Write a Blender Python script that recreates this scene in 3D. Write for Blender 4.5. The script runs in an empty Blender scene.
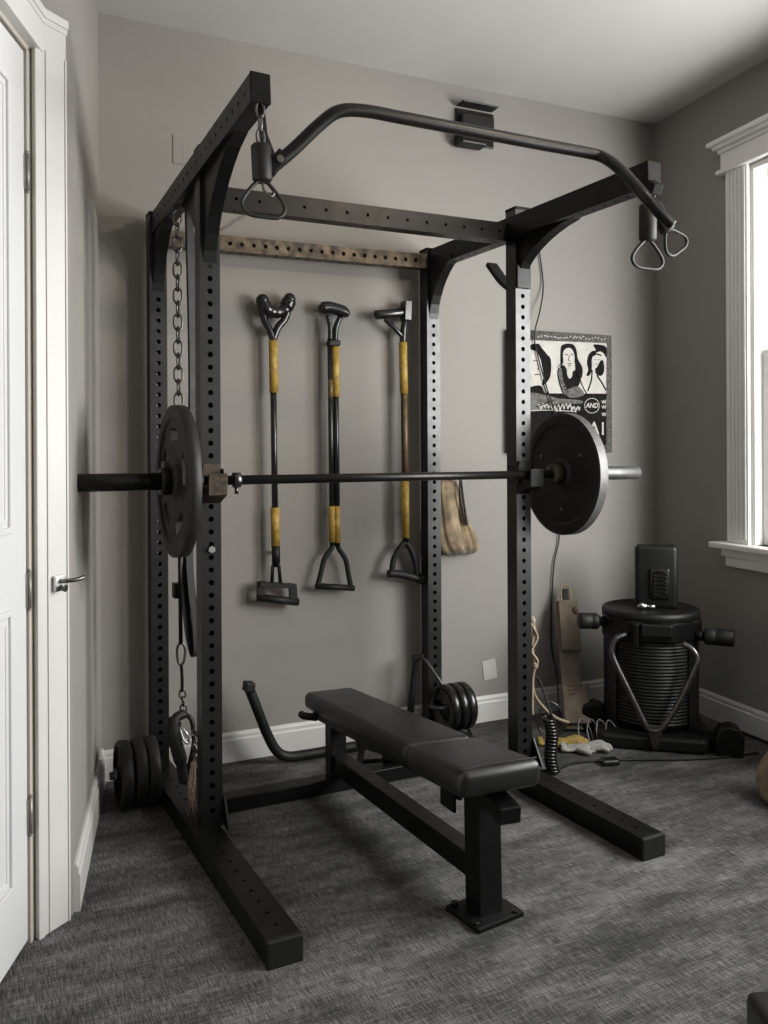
import bpy, math, random
from mathutils import Vector, Matrix
random.seed(7)
V = Vector
PI = math.pi
sc = bpy.context.scene
COL = sc.collection

# ------------------------------------------------------------------ measuring helpers (photo -> world metres)
F, H, CU, CV = 850.0, 1.195, 384.0, 453.0
YAW = math.radians(26.2)
SN, CS = math.sin(YAW), math.cos(YAW)
def ray(u, v):
    a = (u-CU)/F
    return (SN+a*CS, CS-a*SN, (CV-v)/F)
def atY(u, v, Y):
    d = ray(u, v); t = Y/d[1]; return V((d[0]*t, Y, H+d[2]*t))
def atX(u, v, X):
    d = ray(u, v); t = X/d[0]; return V((X, d[1]*t, H+d[2]*t))
def atZ(u, v, Z):
    d = ray(u, v); t = (Z-H)/d[2]; return V((d[0]*t, d[1]*t, Z))
def atD(u, v, D):
    d = ray(u, v); return V((d[0]*D, d[1]*D, H+d[2]*D))
# floor plan corners
A = V((.441, 3.248, 0)); B = V((3.056, 3.175, 0)); R2 = V((2.964, 2.441, 0))
LC = V((.2457, 2.34, 0)); DC = V((.149, 2.266, 0))
CEIL = 2.81
bw = (B-A).normalized(); bn = V((bw.y, -bw.x, 0))            # back wall direction and normal into the room
rw = (R2-B).normalized(); rn = V((rw.y, -rw.x, 0))           # right wall, towards the camera
dd = V((-.3916, -.9201, 0)); dn = V((.9201, -.3916, 0))      # door wall
lw = (LC-A).normalized(); ln = V((-lw.y, lw.x, 0))
def WB(s, z, off=0): return A+bw*s+bn*off+V((0, 0, z))
def WR(s, z, off=0): return B+rw*s+rn*off+V((0, 0, z))
def WD(s, z, off=0): return DC+dd*s+dn*off+V((0, 0, z))
def onback(u, v, off=0):
    d = V(ray(u, v)); t = ((A+bn*off).dot(bn))/(d.x*bn.x+d.y*bn.y)
    return V((d.x*t, d.y*t, H+d.z*t))

# ------------------------------------------------------------------ materials
def mat(name, col, rough=.5, metal=0., spec=.5, noise=0., nscale=40., bump=0., bscale=200., col2=None, sheen=0.):
    m = bpy.data.materials.new(name); m.use_nodes = True
    nt = m.node_tree; b = nt.nodes['Principled BSDF']
    b.inputs['Roughness'].default_value = rough; b.inputs['Metallic'].default_value = metal
    b.inputs['Specular IOR Level'].default_value = spec
    c = (*col, 1); b.inputs['Base Color'].default_value = c
    if sheen: b.inputs['Sheen Weight'].default_value = sheen
    tc = nt.nodes.new('ShaderNodeTexCoord')
    if noise or col2:
        n = nt.nodes.new('ShaderNodeTexNoise'); n.inputs['Scale'].default_value = nscale; n.inputs['Detail'].default_value = 5
        nt.links.new(tc.outputs['Object'], n.inputs['Vector'])
        r = nt.nodes.new('ShaderNodeValToRGB')
        c2 = (*col2, 1) if col2 else tuple(max(0, x*(1-noise)) for x in col)+(1,)
        r.color_ramp.elements[0].color = c2; r.color_ramp.elements[1].color = c
        r.color_ramp.elements[0].position = .38; r.color_ramp.elements[1].position = .62
        nt.links.new(n.outputs['Fac'], r.inputs['Fac']); nt.links.new(r.outputs['Color'], b.inputs['Base Color'])
        mr = nt.nodes.new('ShaderNodeMapRange'); mr.inputs['To Min'].default_value = min(1, rough+.12); mr.inputs['To Max'].default_value = max(.05, rough-.06)
        nt.links.new(n.outputs['Fac'], mr.inputs['Value']); nt.links.new(mr.outputs['Result'], b.inputs['Roughness'])
    if bump:
        n2 = nt.nodes.new('ShaderNodeTexNoise'); n2.inputs['Scale'].default_value = bscale; n2.inputs['Detail'].default_value = 3
        nt.links.new(tc.outputs['Object'], n2.inputs['Vector'])
        bp = nt.nodes.new('ShaderNodeBump'); bp.inputs['Strength'].default_value = bump; bp.inputs['Distance'].default_value = .002
        nt.links.new(n2.outputs['Fac'], bp.inputs['Height']); nt.links.new(bp.outputs['Normal'], b.inputs['Normal'])
    return m
M = dict(
    wall=mat('wall paint', (.275, .259, .240), .75, noise=.05, nscale=1.6, bump=.25, bscale=260, spec=.3),
    ceil=mat('ceiling paint', (.58, .565, .55), .85, noise=.05, nscale=2, bump=.3, bscale=180, spec=.2),
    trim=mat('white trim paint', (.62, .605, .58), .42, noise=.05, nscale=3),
    door=mat('white door paint', (.64, .64, .635), .45, noise=.05, nscale=2.2),
    hinge=mat('brushed hinge metal', (.33, .31, .28), .4, metal=.6, noise=.2, nscale=40),
    jamb=mat('tan jamb paint', (.48, .44, .39), .6, noise=.06, nscale=4),  # tan paint of the door jamb strip
    upright=mat('glossy black powder coat', (.0055, .0055, .0058), .33, noise=.45, spec=.62, nscale=22, bump=.08, bscale=350),
    cap=mat('matt black plastic cap', (.006, .006, .006), .6, spec=.15, noise=.3, nscale=30),
    black=mat('black powder coat', (.0050, .0050, .0052), .36, noise=.45, spec=.26, nscale=22, bump=.08, bscale=350),
    blackworn=mat('worn black steel', (.009, .0088, .0085), .30, spec=.3, col2=(.0055, .0053, .005), nscale=35, bump=.25, bscale=300),
    bronze=mat('scuffed bronze steel', (.115, .088, .058), .42, metal=.35, col2=(.022, .019, .016), nscale=28, bump=.25, bscale=250),
    rust=mat('rusty steel hook', (.075, .048, .030), .55, metal=.3, col2=(.022, .018, .014), nscale=60, bump=.3, bscale=300),
    iron=mat('cast iron', (.012, .0115, .011), .5, spec=.4, noise=.4, nscale=18, bump=.4, bscale=220),
    rubber=mat('black rubber', (.0065, .0065, .0065), .55, spec=.4, noise=.3, nscale=30, bump=.3, bscale=300),
    gloss=mat('glossy black plastic', (.010, .010, .010), .22, noise=.3, nscale=14, spec=.6),
    vinyl=mat('black vinyl', (.011, .011, .0112), .34, noise=.25, nscale=9, bump=.22, bscale=420),
    chrome=mat('brushed steel', (.55, .54, .53), .32, metal=1., noise=.15, nscale=30),
    darkmetal=mat('dark steel', (.16, .155, .15), .33, metal=1., noise=.3, nscale=40),
    yellow=mat('scuffed yellow sleeve', (.46, .30, .055), .48, col2=(.28, .175, .035), nscale=45, bump=.2, bscale=200),
    loopmetal=mat('black coated wire', (.012, .012, .012), .42, spec=.3, noise=.3, nscale=40),
    rim=mat('pale worn rim', (.14, .137, .132), .5, metal=.4, noise=.25, nscale=30),
    steel=mat('grey steel sleeve', (.17, .168, .165), .46, metal=.85, noise=.2, nscale=30),
    trimw=mat('bounce-brightened white trim paint', (.84, .825, .80), .42, noise=.04, nscale=3),  # trim paint lightened to stand in for bounce on the unlit window wall
    brass=mat('brass brown shaft', (.20, .135, .06), .42, metal=.2, noise=.4, nscale=40),
    canvas=mat('tan canvas', (.34, .255, .155), .85, noise=.55, nscale=14, bump=.6, bscale=260, sheen=.2),
    burlap=mat('tan burlap', (.30, .225, .14), .9, noise=.35, nscale=25, bump=.9, bscale=320),
    wood=mat('weathered wood', (.17, .135, .098), .75, col2=(.115, .093, .068), nscale=18, bump=.4, bscale=150),
    rope=mat('cream rope', (.36, .29, .20), .85, noise=.3, nscale=160, bump=.5, bscale=500),
    frayed=mat('brown frayed cord', (.17, .12, .09), .9, noise=.4, nscale=120, bump=.5, bscale=400),
    glovey=mat('yellow glove leather', (.34, .235, .06), .7, noise=.35, nscale=40, bump=.4, bscale=200),
    gloveg=mat('grey glove fabric', (.34, .33, .31), .8, noise=.3, nscale=40, bump=.4, bscale=300),
    drum=mat('dark drum plastic', (.006, .006, .006), .45, spec=.35, noise=.3, nscale=20),
    canvasw=mat('artist canvas', (.50, .48, .445), .8, noise=.12, nscale=20, bump=.4, bscale=500),
    ink=mat('black ink', (.012, .0115, .011), .8, spec=.08, noise=.4, nscale=60),
    inkg=mat('grey ink wash', (.15, .145, .135), .85, spec=.08, noise=.45, nscale=50),
    border=mat('mottled grey border', (.13, .126, .118), .85, spec=.1, col2=(.055, .053, .05), nscale=110),
    paper=mat('pale paper', (.46, .445, .42), .8, noise=.05, nscale=10),
    plate=mat('painted wall plate', (.30, .276, .25), .6, noise=.04, nscale=10),
)
def carpet():
    m = bpy.data.materials.new('charcoal woven carpet'); m.use_nodes = True
    nt = m.node_tree; N = nt.nodes.new; L = nt.links.new; b = nt.nodes['Principled BSDF']
    b.inputs['Roughness'].default_value = .92; b.inputs['Specular IOR Level'].default_value = .15
    tc = N('ShaderNodeTexCoord')
    def noise(scale, det, loc=(0, 0, 0)):
        mp = N('ShaderNodeMapping'); mp.inputs['Scale'].default_value = scale; mp.inputs['Location'].default_value = loc
        L(tc.outputs['Object'], mp.inputs['Vector'])
        n = N('ShaderNodeTexNoise'); n.inputs['Scale'].default_value = 1; n.inputs['Detail'].default_value = det; n.inputs['Roughness'].default_value = .6
        L(mp.outputs['Vector'], n.inputs['Vector']); return n.outputs['Fac']
    def mix(a, bb, op, fac=None):
        x = N('ShaderNodeMath'); x.operation = op
        for i, s in enumerate((a, bb)):
            if isinstance(s, float): x.inputs[i].default_value = s
            else: L(s, x.inputs[i])
        return x.outputs[0]
    fine = noise((430, 430, 430), 2)
    warp = noise((310, 24, 1), 3)              # yarn lines running away from the window wall
    weft = noise((15, 300, 1), 3, (5, 2, 0))
    patch = noise((3.2, 11, 1), 3, (2, 7, 0))
    pile = noise((1.6, 1.3, 1), 3, (9, 1, 0))
    s1 = mix(mix(fine, .34, 'MULTIPLY'), mix(warp, .30, 'MULTIPLY'), 'ADD')
    s2 = mix(mix(weft, .22, 'MULTIPLY'), mix(patch, .24, 'MULTIPLY'), 'ADD')
    s = mix(mix(s1, s2, 'ADD'), mix(pile, .16, 'MULTIPLY'), 'ADD')
    r = N('ShaderNodeValToRGB'); e = r.color_ramp.elements
    e[0].position = .49; e[0].color = (.013, .013, .0135, 1)
    e[1].position = .78; e[1].color = (.255, .253, .251, 1)
    x = e.new(.61); x.color = (.045, .0447, .0447, 1)
    L(s, r.inputs['Fac']); L(r.outputs['Color'], b.inputs['Base Color'])
    bp = N('ShaderNodeBump'); bp.inputs['Strength'].default_value = .8; bp.inputs['Distance'].default_value = .004
    L(s1, bp.inputs['Height']); L(bp.outputs['Normal'], b.inputs['Normal'])
    return m
M['carpet'] = carpet()
def glass():
    m = bpy.data.materials.new('window glass'); m.use_nodes = True
    nt = m.node_tree; nt.nodes.clear(); N = nt.nodes.new
    o = N('ShaderNodeOutputMaterial'); mx = N('ShaderNodeMixShader'); t = N('ShaderNodeBsdfTransparent'); g = N('ShaderNodeBsdfGlossy')
    t.inputs[0].default_value = (.96, .97, .97, 1); g.inputs['Roughness'].default_value = .02
    mx.inputs[0].default_value = .045
    nt.links.new(t.outputs[0], mx.inputs[1]); nt.links.new(g.outputs[0], mx.inputs[2]); nt.links.new(mx.outputs[0], o.inputs[0])
    return m
M['glass'] = glass()

# ------------------------------------------------------------------ mesh builder
def catmull(pts, n=8, closed=False):
    pts = [V(p) for p in pts]; out = []; k = len(pts)
    rng = range(k if closed else k-1)
    for i in rng:
        if closed: p0, p1, p2, p3 = pts[i-1], pts[i], pts[(i+1) % k], pts[(i+2) % k]
        else: p0, p1, p2, p3 = pts[max(i-1, 0)], pts[i], pts[i+1], pts[min(i+2, k-1)]
        for j in range(n):
            t = j/n
            out.append(.5*((2*p1)+(p2-p0)*t+(2*p0-5*p1+4*p2-p3)*t*t+(3*p1-p0-3*p2+p3)*t**3))
    if not closed: out.append(pts[-1])
    return out
class MB:
    def __init__(s): s.v = []; s.f = []; s.sm = []
    def face(s, idx, sm=False): s.f.append(tuple(idx)); s.sm.append(sm)
    def add(s, pts):
        i = len(s.v); s.v += [V(p) for p in pts]; return list(range(i, i+len(pts)))
    def hexa(s, lo, hi):
        a = s.add(lo); b = s.add(hi)
        s.face(a[::-1]); s.face(b)
        for i in range(4): s.face((a[i], a[(i+1) % 4], b[(i+1) % 4], b[i]))
        return s
    def box(s, x0, x1, y0, y1, z0, z1):
        return s.hexa([(x0, y0, z0), (x1, y0, z0), (x1, y1, z0), (x0, y1, z0)], [(x0, y0, z1), (x1, y0, z1), (x1, y1, z1), (x0, y1, z1)])
    def frame(s, o, ex, ey, ez, a, b, c):      # box in a frame: ranges a,b,c along ex,ey,ez
        P = lambda i, j, k: o+ex*i+ey*j+ez*k
        return s.hexa([P(a[0], b[0], c[0]), P(a[1], b[0], c[0]), P(a[1], b[1], c[0]), P(a[0], b[1], c[0])],
                      [P(a[0], b[0], c[1]), P(a[1], b[0], c[1]), P(a[1], b[1], c[1]), P(a[0], b[1], c[1])])
    def beam(s, p, q, w, h, up=(0, 0, 1)):
        p, q = V(p), V(q); d = (q-p).normalized(); side = d.cross(V(up)).normalized(); u = side.cross(d)
        return s.frame(p, side, u, d, (-w/2, w/2), (-h/2, h/2), (0, (q-p).length))
    def perf(s, p, q, w, h, up=(0, 0, 1), pitch=.04, r=.009, faces='udlr', K=10, t=.004):
        p, q = V(p), V(q); L = (q-p).length; d = (q-p).normalized(); side = d.cross(V(up)).normalized(); u = side.cross(d)
        n = int((L-.04)/pitch); m0 = (L-n*pitch)/2
        for name, o, ex, nn, W in (('u', u*h/2, side, u, w), ('d', -u*h/2, -side, -u, w), ('r', side*w/2, -u, side, h), ('l', -side*w/2, u, -side, h)):
            P = lambda a, l, dep=0: p+o+ex*a+d*l-nn*dep
            if name not in faces:
                s.face(s.add([P(-W/2, 0), P(W/2, 0), P(W/2, L), P(-W/2, L)])); continue
            s.face(s.add([P(-W/2, 0), P(W/2, 0), P(W/2, m0), P(-W/2, m0)]))
            s.face(s.add([P(-W/2, L-m0), P(W/2, L-m0), P(W/2, L), P(-W/2, L)]))
            for k in range(n):
                l0 = m0+k*pitch; lc = l0+pitch/2
                c = s.add([P(W/2, l0+pitch), P(-W/2, l0+pitch), P(-W/2, l0), P(W/2, l0)])
                ang = [2*PI*(i+.5)/K for i in range(K)]
                ring = s.add([P(r*math.cos(a), lc+r*math.sin(a)) for a in ang])
                inn = s.add([P(r*math.cos(a), lc+r*math.sin(a), t) for a in ang])
                qd = [int((a % (2*PI))/(PI/2)) for a in ang]
                for i in range(K):
                    j = (i+1) % K
                    s.face((ring[i], c[qd[i]], ring[j])) if qd[i] == qd[j] else s.face((ring[i], c[qd[i]], c[qd[j]], ring[j]))
                    s.face((ring[i], ring[j], inn[j], inn[i]))
        for l in (0, L):
            s.face(s.add([p+d*l+side*a*w/2+u*b*h/2 for a, b in ((-1, -1), (1, -1), (1, 1), (-1, 1))]))
        return s
    def tube(s, path, r, seg=10, closed=False, caps=True, sm=True, flat=None):
        path = [V(p) for p in path]; n = len(path)
        rs = r if isinstance(r, (list, tuple)) else [r]*n
        tg = []
        for i in range(n):
            a = path[i-1] if (i or closed) else path[0]; b = path[(i+1) % n] if (i < n-1 or closed) else path[-1]
            t = b-a; tg.append(t.normalized() if t.length > 1e-9 else V((0, 0, 1)))
        ref = V((0, 0, 1)) if abs(tg[0].z) < .9 else V((1, 0, 0))
        nv = (ref-tg[0]*ref.dot(tg[0])).normalized(); rings = []
        for i in range(n):
            nv = nv-tg[i]*nv.dot(tg[i]); nv.normalize(); bv = tg[i].cross(nv)
            rings.append(s.add([path[i]+(nv*math.cos(2*PI*k/seg)+bv*math.sin(2*PI*k/seg))*rs[i] for k in range(seg)]))
        for i in range(n if closed else n-1):
            a, b = rings[i], rings[(i+1) % n]
            for k in range(seg): s.face((a[k], a[(k+1) % seg], b[(k+1) % seg], b[k]), sm)
        if caps and not closed: s.face(rings[0][::-1]); s.face(rings[-1])
        return s
    def cyl(s, p, q, r, seg=20, r2=None): return s.tube([p, q], [r, r if r2 is None else r2], seg)
    def ribbon(s, path, wdir, w, t, nrm=None):  # flat bar swept along a path; wdir = width direction
        path = [V(p) for p in path]; wd = V(wdir).normalized(); rings = []
        for i, p in enumerate(path):
            tg = (path[min(i+1, len(path)-1)]-path[max(i-1, 0)]).normalized(); nn = tg.cross(wd).normalized()
            rings.append(s.add([p+wd*w/2+nn*t/2, p-wd*w/2+nn*t/2, p-wd*w/2-nn*t/2, p+wd*w/2-nn*t/2]))
        for a, b in zip(rings, rings[1:]):
            for k in range(4): s.face((a[k], a[(k+1) % 4], b[(k+1) % 4], b[k]))
        s.face(rings[0][::-1]); s.face(rings[-1]); return s
    def lathe(s, prof, o, ax, seg=48, sm=True, caps=True):   # prof: (r, along axis)
        o, ax = V(o), V(ax).normalized(); ref = V((0, 0, 1)) if abs(ax.z) < .9 else V((1, 0, 0))
        e1 = ax.cross(ref).normalized(); e2 = ax.cross(e1)
        def ring(r, h): return s.add([o+ax*h+(e1*math.cos(2*PI*k/seg)+e2*math.sin(2*PI*k/seg))*r for k in range(seg)])
        prev = None
        for (r0, h0), (r1, h1) in zip(prof, prof[1:]):
            a = ring(r0, h0); b = ring(r1, h1)
            for k in range(seg): s.face((a[k], a[(k+1) % seg], b[(k+1) % seg], b[k]), sm)
        if caps and prof[0][0] > 1e-6: s.face(ring(*prof[0])[::-1])
        if caps and prof[-1][0] > 1e-6: s.face(ring(*prof[-1]))
        return s
    def prism(s, poly, o, ex, ey, t):          # polygon in (ex,ey) extruded by t along ex x ey
        o, ex, ey = V(o), V(ex), V(ey); n = ex.cross(ey).normalized()
        a = s.add([o+ex*x+ey*y for x, y in poly]); b = s.add([o+ex*x+ey*y+n*t for x, y in poly])
        s.face(a[::-1]); s.face(b)
        for i in range(len(poly)): j = (i+1) % len(poly); s.face((a[i], a[j], b[j], b[i]))
        return s
    def ell(s, c, rx, ry, rz, nu=20, nv=12, R=None):
        c = V(c); rings = []
        for j in range(1, nv):
            th = PI*j/nv
            pts = [V((rx*math.sin(th)*math.cos(2*PI*i/nu), ry*math.sin(th)*math.sin(2*PI*i/nu), rz*math.cos(th))) for i in range(nu)]
            rings.append(s.add([c+(R @ p if R else p) for p in pts]))
        for a, b in zip(rings, rings[1:]):
            for i in range(nu): s.face((a[i], b[i], b[(i+1) % nu], a[(i+1) % nu]), True)
        tp = V((0, 0, rz)); t = s.add([c+(R @ tp if R else tp), c-(R @ tp if R else tp)])
        for i in range(nu):
            s.face((t[0], rings[0][i], rings[0][(i+1) % nu]), True); s.face((t[1], rings[-1][(i+1) % nu], rings[-1][i]), True)
        return s
    def loft(s, rings, sm=True):
        R = [s.add(r) for r in rings]; n = len(rings[0])
        for a, b in zip(R, R[1:]):
            for k in range(n): s.face((a[k], a[(k+1) % n], b[(k+1) % n], b[k]), sm)
        s.face(R[0][::-1], sm); s.face(R[-1], sm); return s
    def build(s, name, m, parent=None, bevel=0, seg=2, sub=0, fix=True):
        org = parent.location.copy() if parent else V((0, 0, 0))
        if parent and parent.parent: org = org+parent.parent.location
        me = bpy.data.meshes.new(name)
        me.from_pydata([tuple(p-org) for p in s.v], [], s.f)
        me.polygons.foreach_set('use_smooth', s.sm)
        me.materials.append(M[m] if isinstance(m, str) else m); me.update()
        if fix:
            import bmesh
            b = bmesh.new(); b.from_mesh(me)
            bmesh.ops.remove_doubles(b, verts=b.verts, dist=1e-6)
            bmesh.ops.recalc_face_normals(b, faces=b.faces); b.to_mesh(me); b.free()
        o = bpy.data.objects.new(name, me); COL.objects.link(o)
        if parent: o.parent = parent
        if bevel:
            md = o.modifiers.new('bevel', 'BEVEL'); md.width = bevel; md.segments = seg; md.limit_method = 'ANGLE'; md.angle_limit = math.radians(35)
            if seg > 2:
                for p in me.polygons: p.use_smooth = True
        if sub:
            md = o.modifiers.new('sub', 'SUBSURF'); md.levels = sub; md.render_levels = sub
            for p in me.polygons: p.use_smooth = True
        return o
def tag(o, label=None, cat=None, group=None, kind=None):
    for k, x in (('label', label), ('category', cat), ('group', group), ('kind', kind)):
        if x: o[k] = x
    return o
def thing(name, loc, label=None, cat=None, group=None, kind=None):
    o = bpy.data.objects.new(name, None); COL.objects.link(o); o.location = V(loc); o.empty_display_size = .05
    return tag(o, label, cat, group, kind)
def copy_tree(o, loc, label, parent=None):
    c = o.copy(); COL.objects.link(c)
    if parent: c.parent = parent
    if loc is not None: c.location = V(loc)
    if label: c['label'] = label
    for ch in list(o.children): copy_tree(ch, None, None, c)
    return c
def struct(mb, name, m, **k): return tag(mb.build(name, m, **k), kind='structure')
Z = V((0, 0, 1))

# ------------------------------------------------------------------ the room shell
struct(MB().box(-3.0, 4.2, -2.6, 3.6, -.06, 0), 'floor', 'carpet')
struct(MB().box(-3.0, 4.2, -2.6, 3.6, CEIL, CEIL+.08), 'ceiling', 'ceil')
struct(MB().frame(A, bw, bn, Z, (-.25, (B-A).length+.25), (-.12, 0), (0, CEIL)), 'wall_back', 'wall')
struct(MB().frame(A, lw, ln, Z, (0, (LC-A).length), (-.12, 0), (0, CEIL)), 'wall_left', 'wall')
# door wall above and beyond the door opening
DW, DH = .80, 2.185
mb = MB().frame(DC, dd, dn, Z, (0, DW+.1), (-.13, -.004), (DH+.03, CEIL))
mb.frame(DC, dd, dn, Z, (DW+.04, 3.6), (-.13, -.004), (0, CEIL))
mb.hexa([LC, DC, DC-V((.12, -.05, 0)), LC-V((.12, -.05, 0))], [p+Z*CEIL for p in (LC, DC, DC-V((.12, -.05, 0)), LC-V((.12, -.05, 0)))])
struct(mb, 'wall_door', 'wall')
# right wall with a window opening, plus an unseen one added for light
S0, S1, Z0, Z1 = .650, 2.80, .80, 2.40
T0, T1 = 3.15, 3.95
mb = MB()
for a, c in (((-.1, S0), (0, CEIL)), ((S1, T0), (0, CEIL)), ((T1, 4.45), (0, CEIL)), ((S0, S1), (0, Z0)), ((S0, S1), (Z1, CEIL)), ((T0, T1), (0, Z0)), ((T0, T1), (Z1, CEIL))):
    mb.frame(B, rw, rn, Z, a, (-.16, 0), c)
struct(mb, 'wall_right', 'wall')
struct(MB().box(-1.6, 3.0, -1.12, -1.0, 0, CEIL), 'wall_front', 'wall')
# baseboards: one moulded profile per wall
def baseboard(name, o, ex, n, a, b, h=.112):
    prof = [(0, 0), (.016, 0), (.016, h*.74), (.012, h*.80), (.012, h*.90), (.006, h), (0, h)]
    mb = MB(); r0 = [o+ex*a+n*x+Z*y for x, y in prof]; r1 = [o+ex*b+n*x+Z*y for x, y in prof]
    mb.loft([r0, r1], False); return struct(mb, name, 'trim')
baseboard('baseboard_back', A, bw, bn, 0, (B-A).length)
baseboard('baseboard_left', A, lw, ln, .015, (LC-A).length-.012, .125)
baseboard('baseboard_right', B, rw, rn, .015, 4.8)
# door casing: the post faces the room across the corner of the opening
cd = (DC-LC).normalized(); cn = V((-cd.y, cd.x, 0)); cl = (DC-LC).length
mb = MB().frame(LC, cd, cn, Z, (.022, cl), (0, .012), (0, DH+.10))
for a, b, t in ((.022, .028, .015), (.086, .090, .0150), (.106, cl+.002, .0165)):
    mb.frame(LC, cd, cn, Z, (a, b), (.012, t), (0, DH+.02))
# head casing along the door wall, with a stepped cap
mb.frame(DC, dd, dn, Z, (-.02, DW+.12), (-.004, .024), (DH+.012, DH+.10))
mb.frame(DC, dd, dn, Z, (-.02, DW+.14), (-.004, .030), (DH+.10, DH+.122))
mb.frame(LC, cd, cn, Z, (.018, cl+.01), (-.01, .018), (DH+.10, DH+.122))
mb.frame(DC, dd, dn, Z, (-.02, DW+.13), (-.004, .027), (DH+.085, DH+.10))
mb.frame(LC, cd, cn, Z, (.020, cl+.01), (-.01, .015), (DH+.085, DH+.10))
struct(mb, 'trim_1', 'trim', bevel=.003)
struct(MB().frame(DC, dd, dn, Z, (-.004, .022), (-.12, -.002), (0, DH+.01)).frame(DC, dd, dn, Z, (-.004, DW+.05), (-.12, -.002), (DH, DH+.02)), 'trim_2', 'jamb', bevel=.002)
door = thing('door_1', WD(.024, 0), kind='structure')
leaf = MB().frame(DC, dd, dn, Z, (.026, DW+.03), (-.045, -.008), (.012, DH-.006)).build('door_leaf', 'door', door, bevel=.003)
for z0, z1 in ((.19, .83), (1.02, DH-.12)):
    for s0, s1 in ((.135, .385), (.475, .725)):
        mb = MB()
        for k, (g, t) in enumerate(((0, .009), (.02, .004))):
            a0, a1, c0, c1 = s0+g, s1-g, z0+g, z1-g
            for p, q in (((a0, c0), (a1, c0)), ((a1, c0), (a1, c1)), ((a1, c1), (a0, c1)), ((a0, c1), (a0, c0))):
                mb.beam(WD(p[0], p[1], -.008), WD(q[0], q[1], -.008), .016, t*1.6, up=dn)
        mb.frame(DC, dd, dn, Z, (s0+.05, s1-.05), (-.012, -.003), (z0+.05, z1-.05))
        mb.build('door_panel', 'door', door, bevel=.003)
for z in (1.885, .865, .315):
    h = MB().cyl(WD(.024, z-.045, -.001), WD(.024, z+.045, -.001), .0042, 12)
    h.frame(DC, dd, dn, Z, (.015, .033), (-.009, -.0045), (z-.042, z+.042))
    h.cyl(WD(.024, z+.045, -.001), WD(.024, z+.051, -.001), .003, 10).cyl(WD(.024, z-.051, -.001), WD(.024, z-.045, -.001), .003, 10)
    h.build('hinge', 'hinge', door)
# small coat hook on the casing
hk = LC+cd*.058+cn*.0185+Z*.872
t = thing('coat_hook', hk, 'small metal hook screwed to the white door casing', 'hook')
MB().frame(hk, cd, cn, Z, (-.018, .018), (-.004, .004), (-.022, .018)).build('back_plate', 'chrome', t, bevel=.003)
MB().tube(catmull([hk+cn*.003+Z*.004, hk+cn*.02-cd*.008+Z*.004, hk+cn*.032-cd*.03+Z*.006, hk+cn*.034-cd*.048+Z*.009], 6), .0055, 10).build('prong', 'darkmetal', t)
MB().tube(catmull([hk+cn*.003-Z*.010, hk+cn*.02-Z*.018, hk+cn*.024-Z*.006], 6), .005, 10).build('prong', 'darkmetal', t)

# window: casing, head, sill, apron, sashes, glass
ZM = (Z0+Z1)/2
def window(name, S0, S1):
    win = thing(name, WR(S0, Z0), kind='structure')
    for a, b in ((S0-.128, S0), (S1, S1+.128)):
        mb = MB().frame(B, rw, rn, Z, (a, b), (0, .022), (Z0, Z1+.02))
        for k in range(5):
            x = a+.014+k*.0225
            mb.frame(B, rw, rn, Z, (x, x+.014), (.022, .0265), (Z0+.02, Z1))
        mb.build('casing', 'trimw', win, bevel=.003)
    mb = MB().frame(B, rw, rn, Z, (S0-.155, S1+.155), (0, .026), (Z1+.02, Z1+.095))
    mb.frame(B, rw, rn, Z, (S0-.170, S1+.170), (0, .040), (Z1+.005, Z1+.024))
    for k, (g, d) in enumerate(((.165, .034), (.180, .050), (.198, .068))):
        mb.frame(B, rw, rn, Z, (S0-g, S1+g), (0, d), (Z1+.095+k*.018, Z1+.114+k*.018))
    mb.build('head_casing', 'trimw', win, bevel=.004)
    MB().frame(B, rw, rn, Z, (S0-.185, S1+.185), (-.10, .075), (Z0-.026, Z0)).build('sill', 'trimw', win, bevel=.006, seg=3)
    mb = MB().frame(B, rw, rn, Z, (S0-.150, S1+.150), (0, .036), (Z0-.062, Z0-.026)).frame(B, rw, rn, Z, (S0-.140, S1+.140), (0, .022), (Z0-.105, Z0-.062))
    mb.build('apron', 'trimw', win, bevel=.005)
    mb = MB()
    for a, c in (((S0, S0+.02), (Z0, Z1)), ((S1-.02, S1), (Z0, Z1)), ((S0, S1), (Z1-.02, Z1))):
        mb.frame(B, rw, rn, Z, a, (-.15, .004), c)
    mb.build('jamb_liner', 'trimw', win)
    for z0, z1, off in ((Z0, ZM+.02, -.055), (ZM-.02, Z1-.02, -.095)):
        mb = MB()
        for a, c in (((S0+.02, S0+.065), (z0, z1)), ((S1-.065, S1-.02), (z0, z1)), ((S0+.065, S1-.065), (z0, z0+.045)), ((S0+.065, S1-.065), (z1-.045, z1))):
            mb.frame(B, rw, rn, Z, a, (off-.018, off+.018), c)
        f = mb.build('sash', 'trimw', win, bevel=.003)
        MB().frame(B, rw, rn, Z, (S0+.06, S1-.06), (off-.002, off+.002), (z0+.04, z1-.04)).build('pane', 'glass', f)
window('window_1', S0, S1); window('window_added', T0, T1)  # second window is unseen, added to carry a key light

# ------------------------------------------------------------------ power rack
PW = .062
FL, FR, BL, BR = V((.668, 2.58, 0)), V((1.82, 2.58, 0)), V((.632, 3.17, 0)), V((1.762, 3.135, 0))
rack = thing('power_rack', (1.22, 2.7, 0), 'tall black steel power rack with perforated uprights and angled pull-up bar', 'power rack')
for p, top, lab in ((FL, 2.125, 0), (FR, 2.08, 0), (BL, 2.07, 0), (BR, 2.045, 0)):
    u = MB().perf(p+Z*.06, p+Z*top, PW, PW, up=(0, 1, 0), pitch=.0385, r=.0085, faces='ud').build('upright', 'upright', rack, fix=False)
    cp = MB().box(p.x-PW/2-.002, p.x+PW/2+.002, p.y-PW/2-.002, p.y+PW/2+.002, top-.004, top+.008)
    cp.build('end_cap', 'cap', u, bevel=.003)
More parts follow.
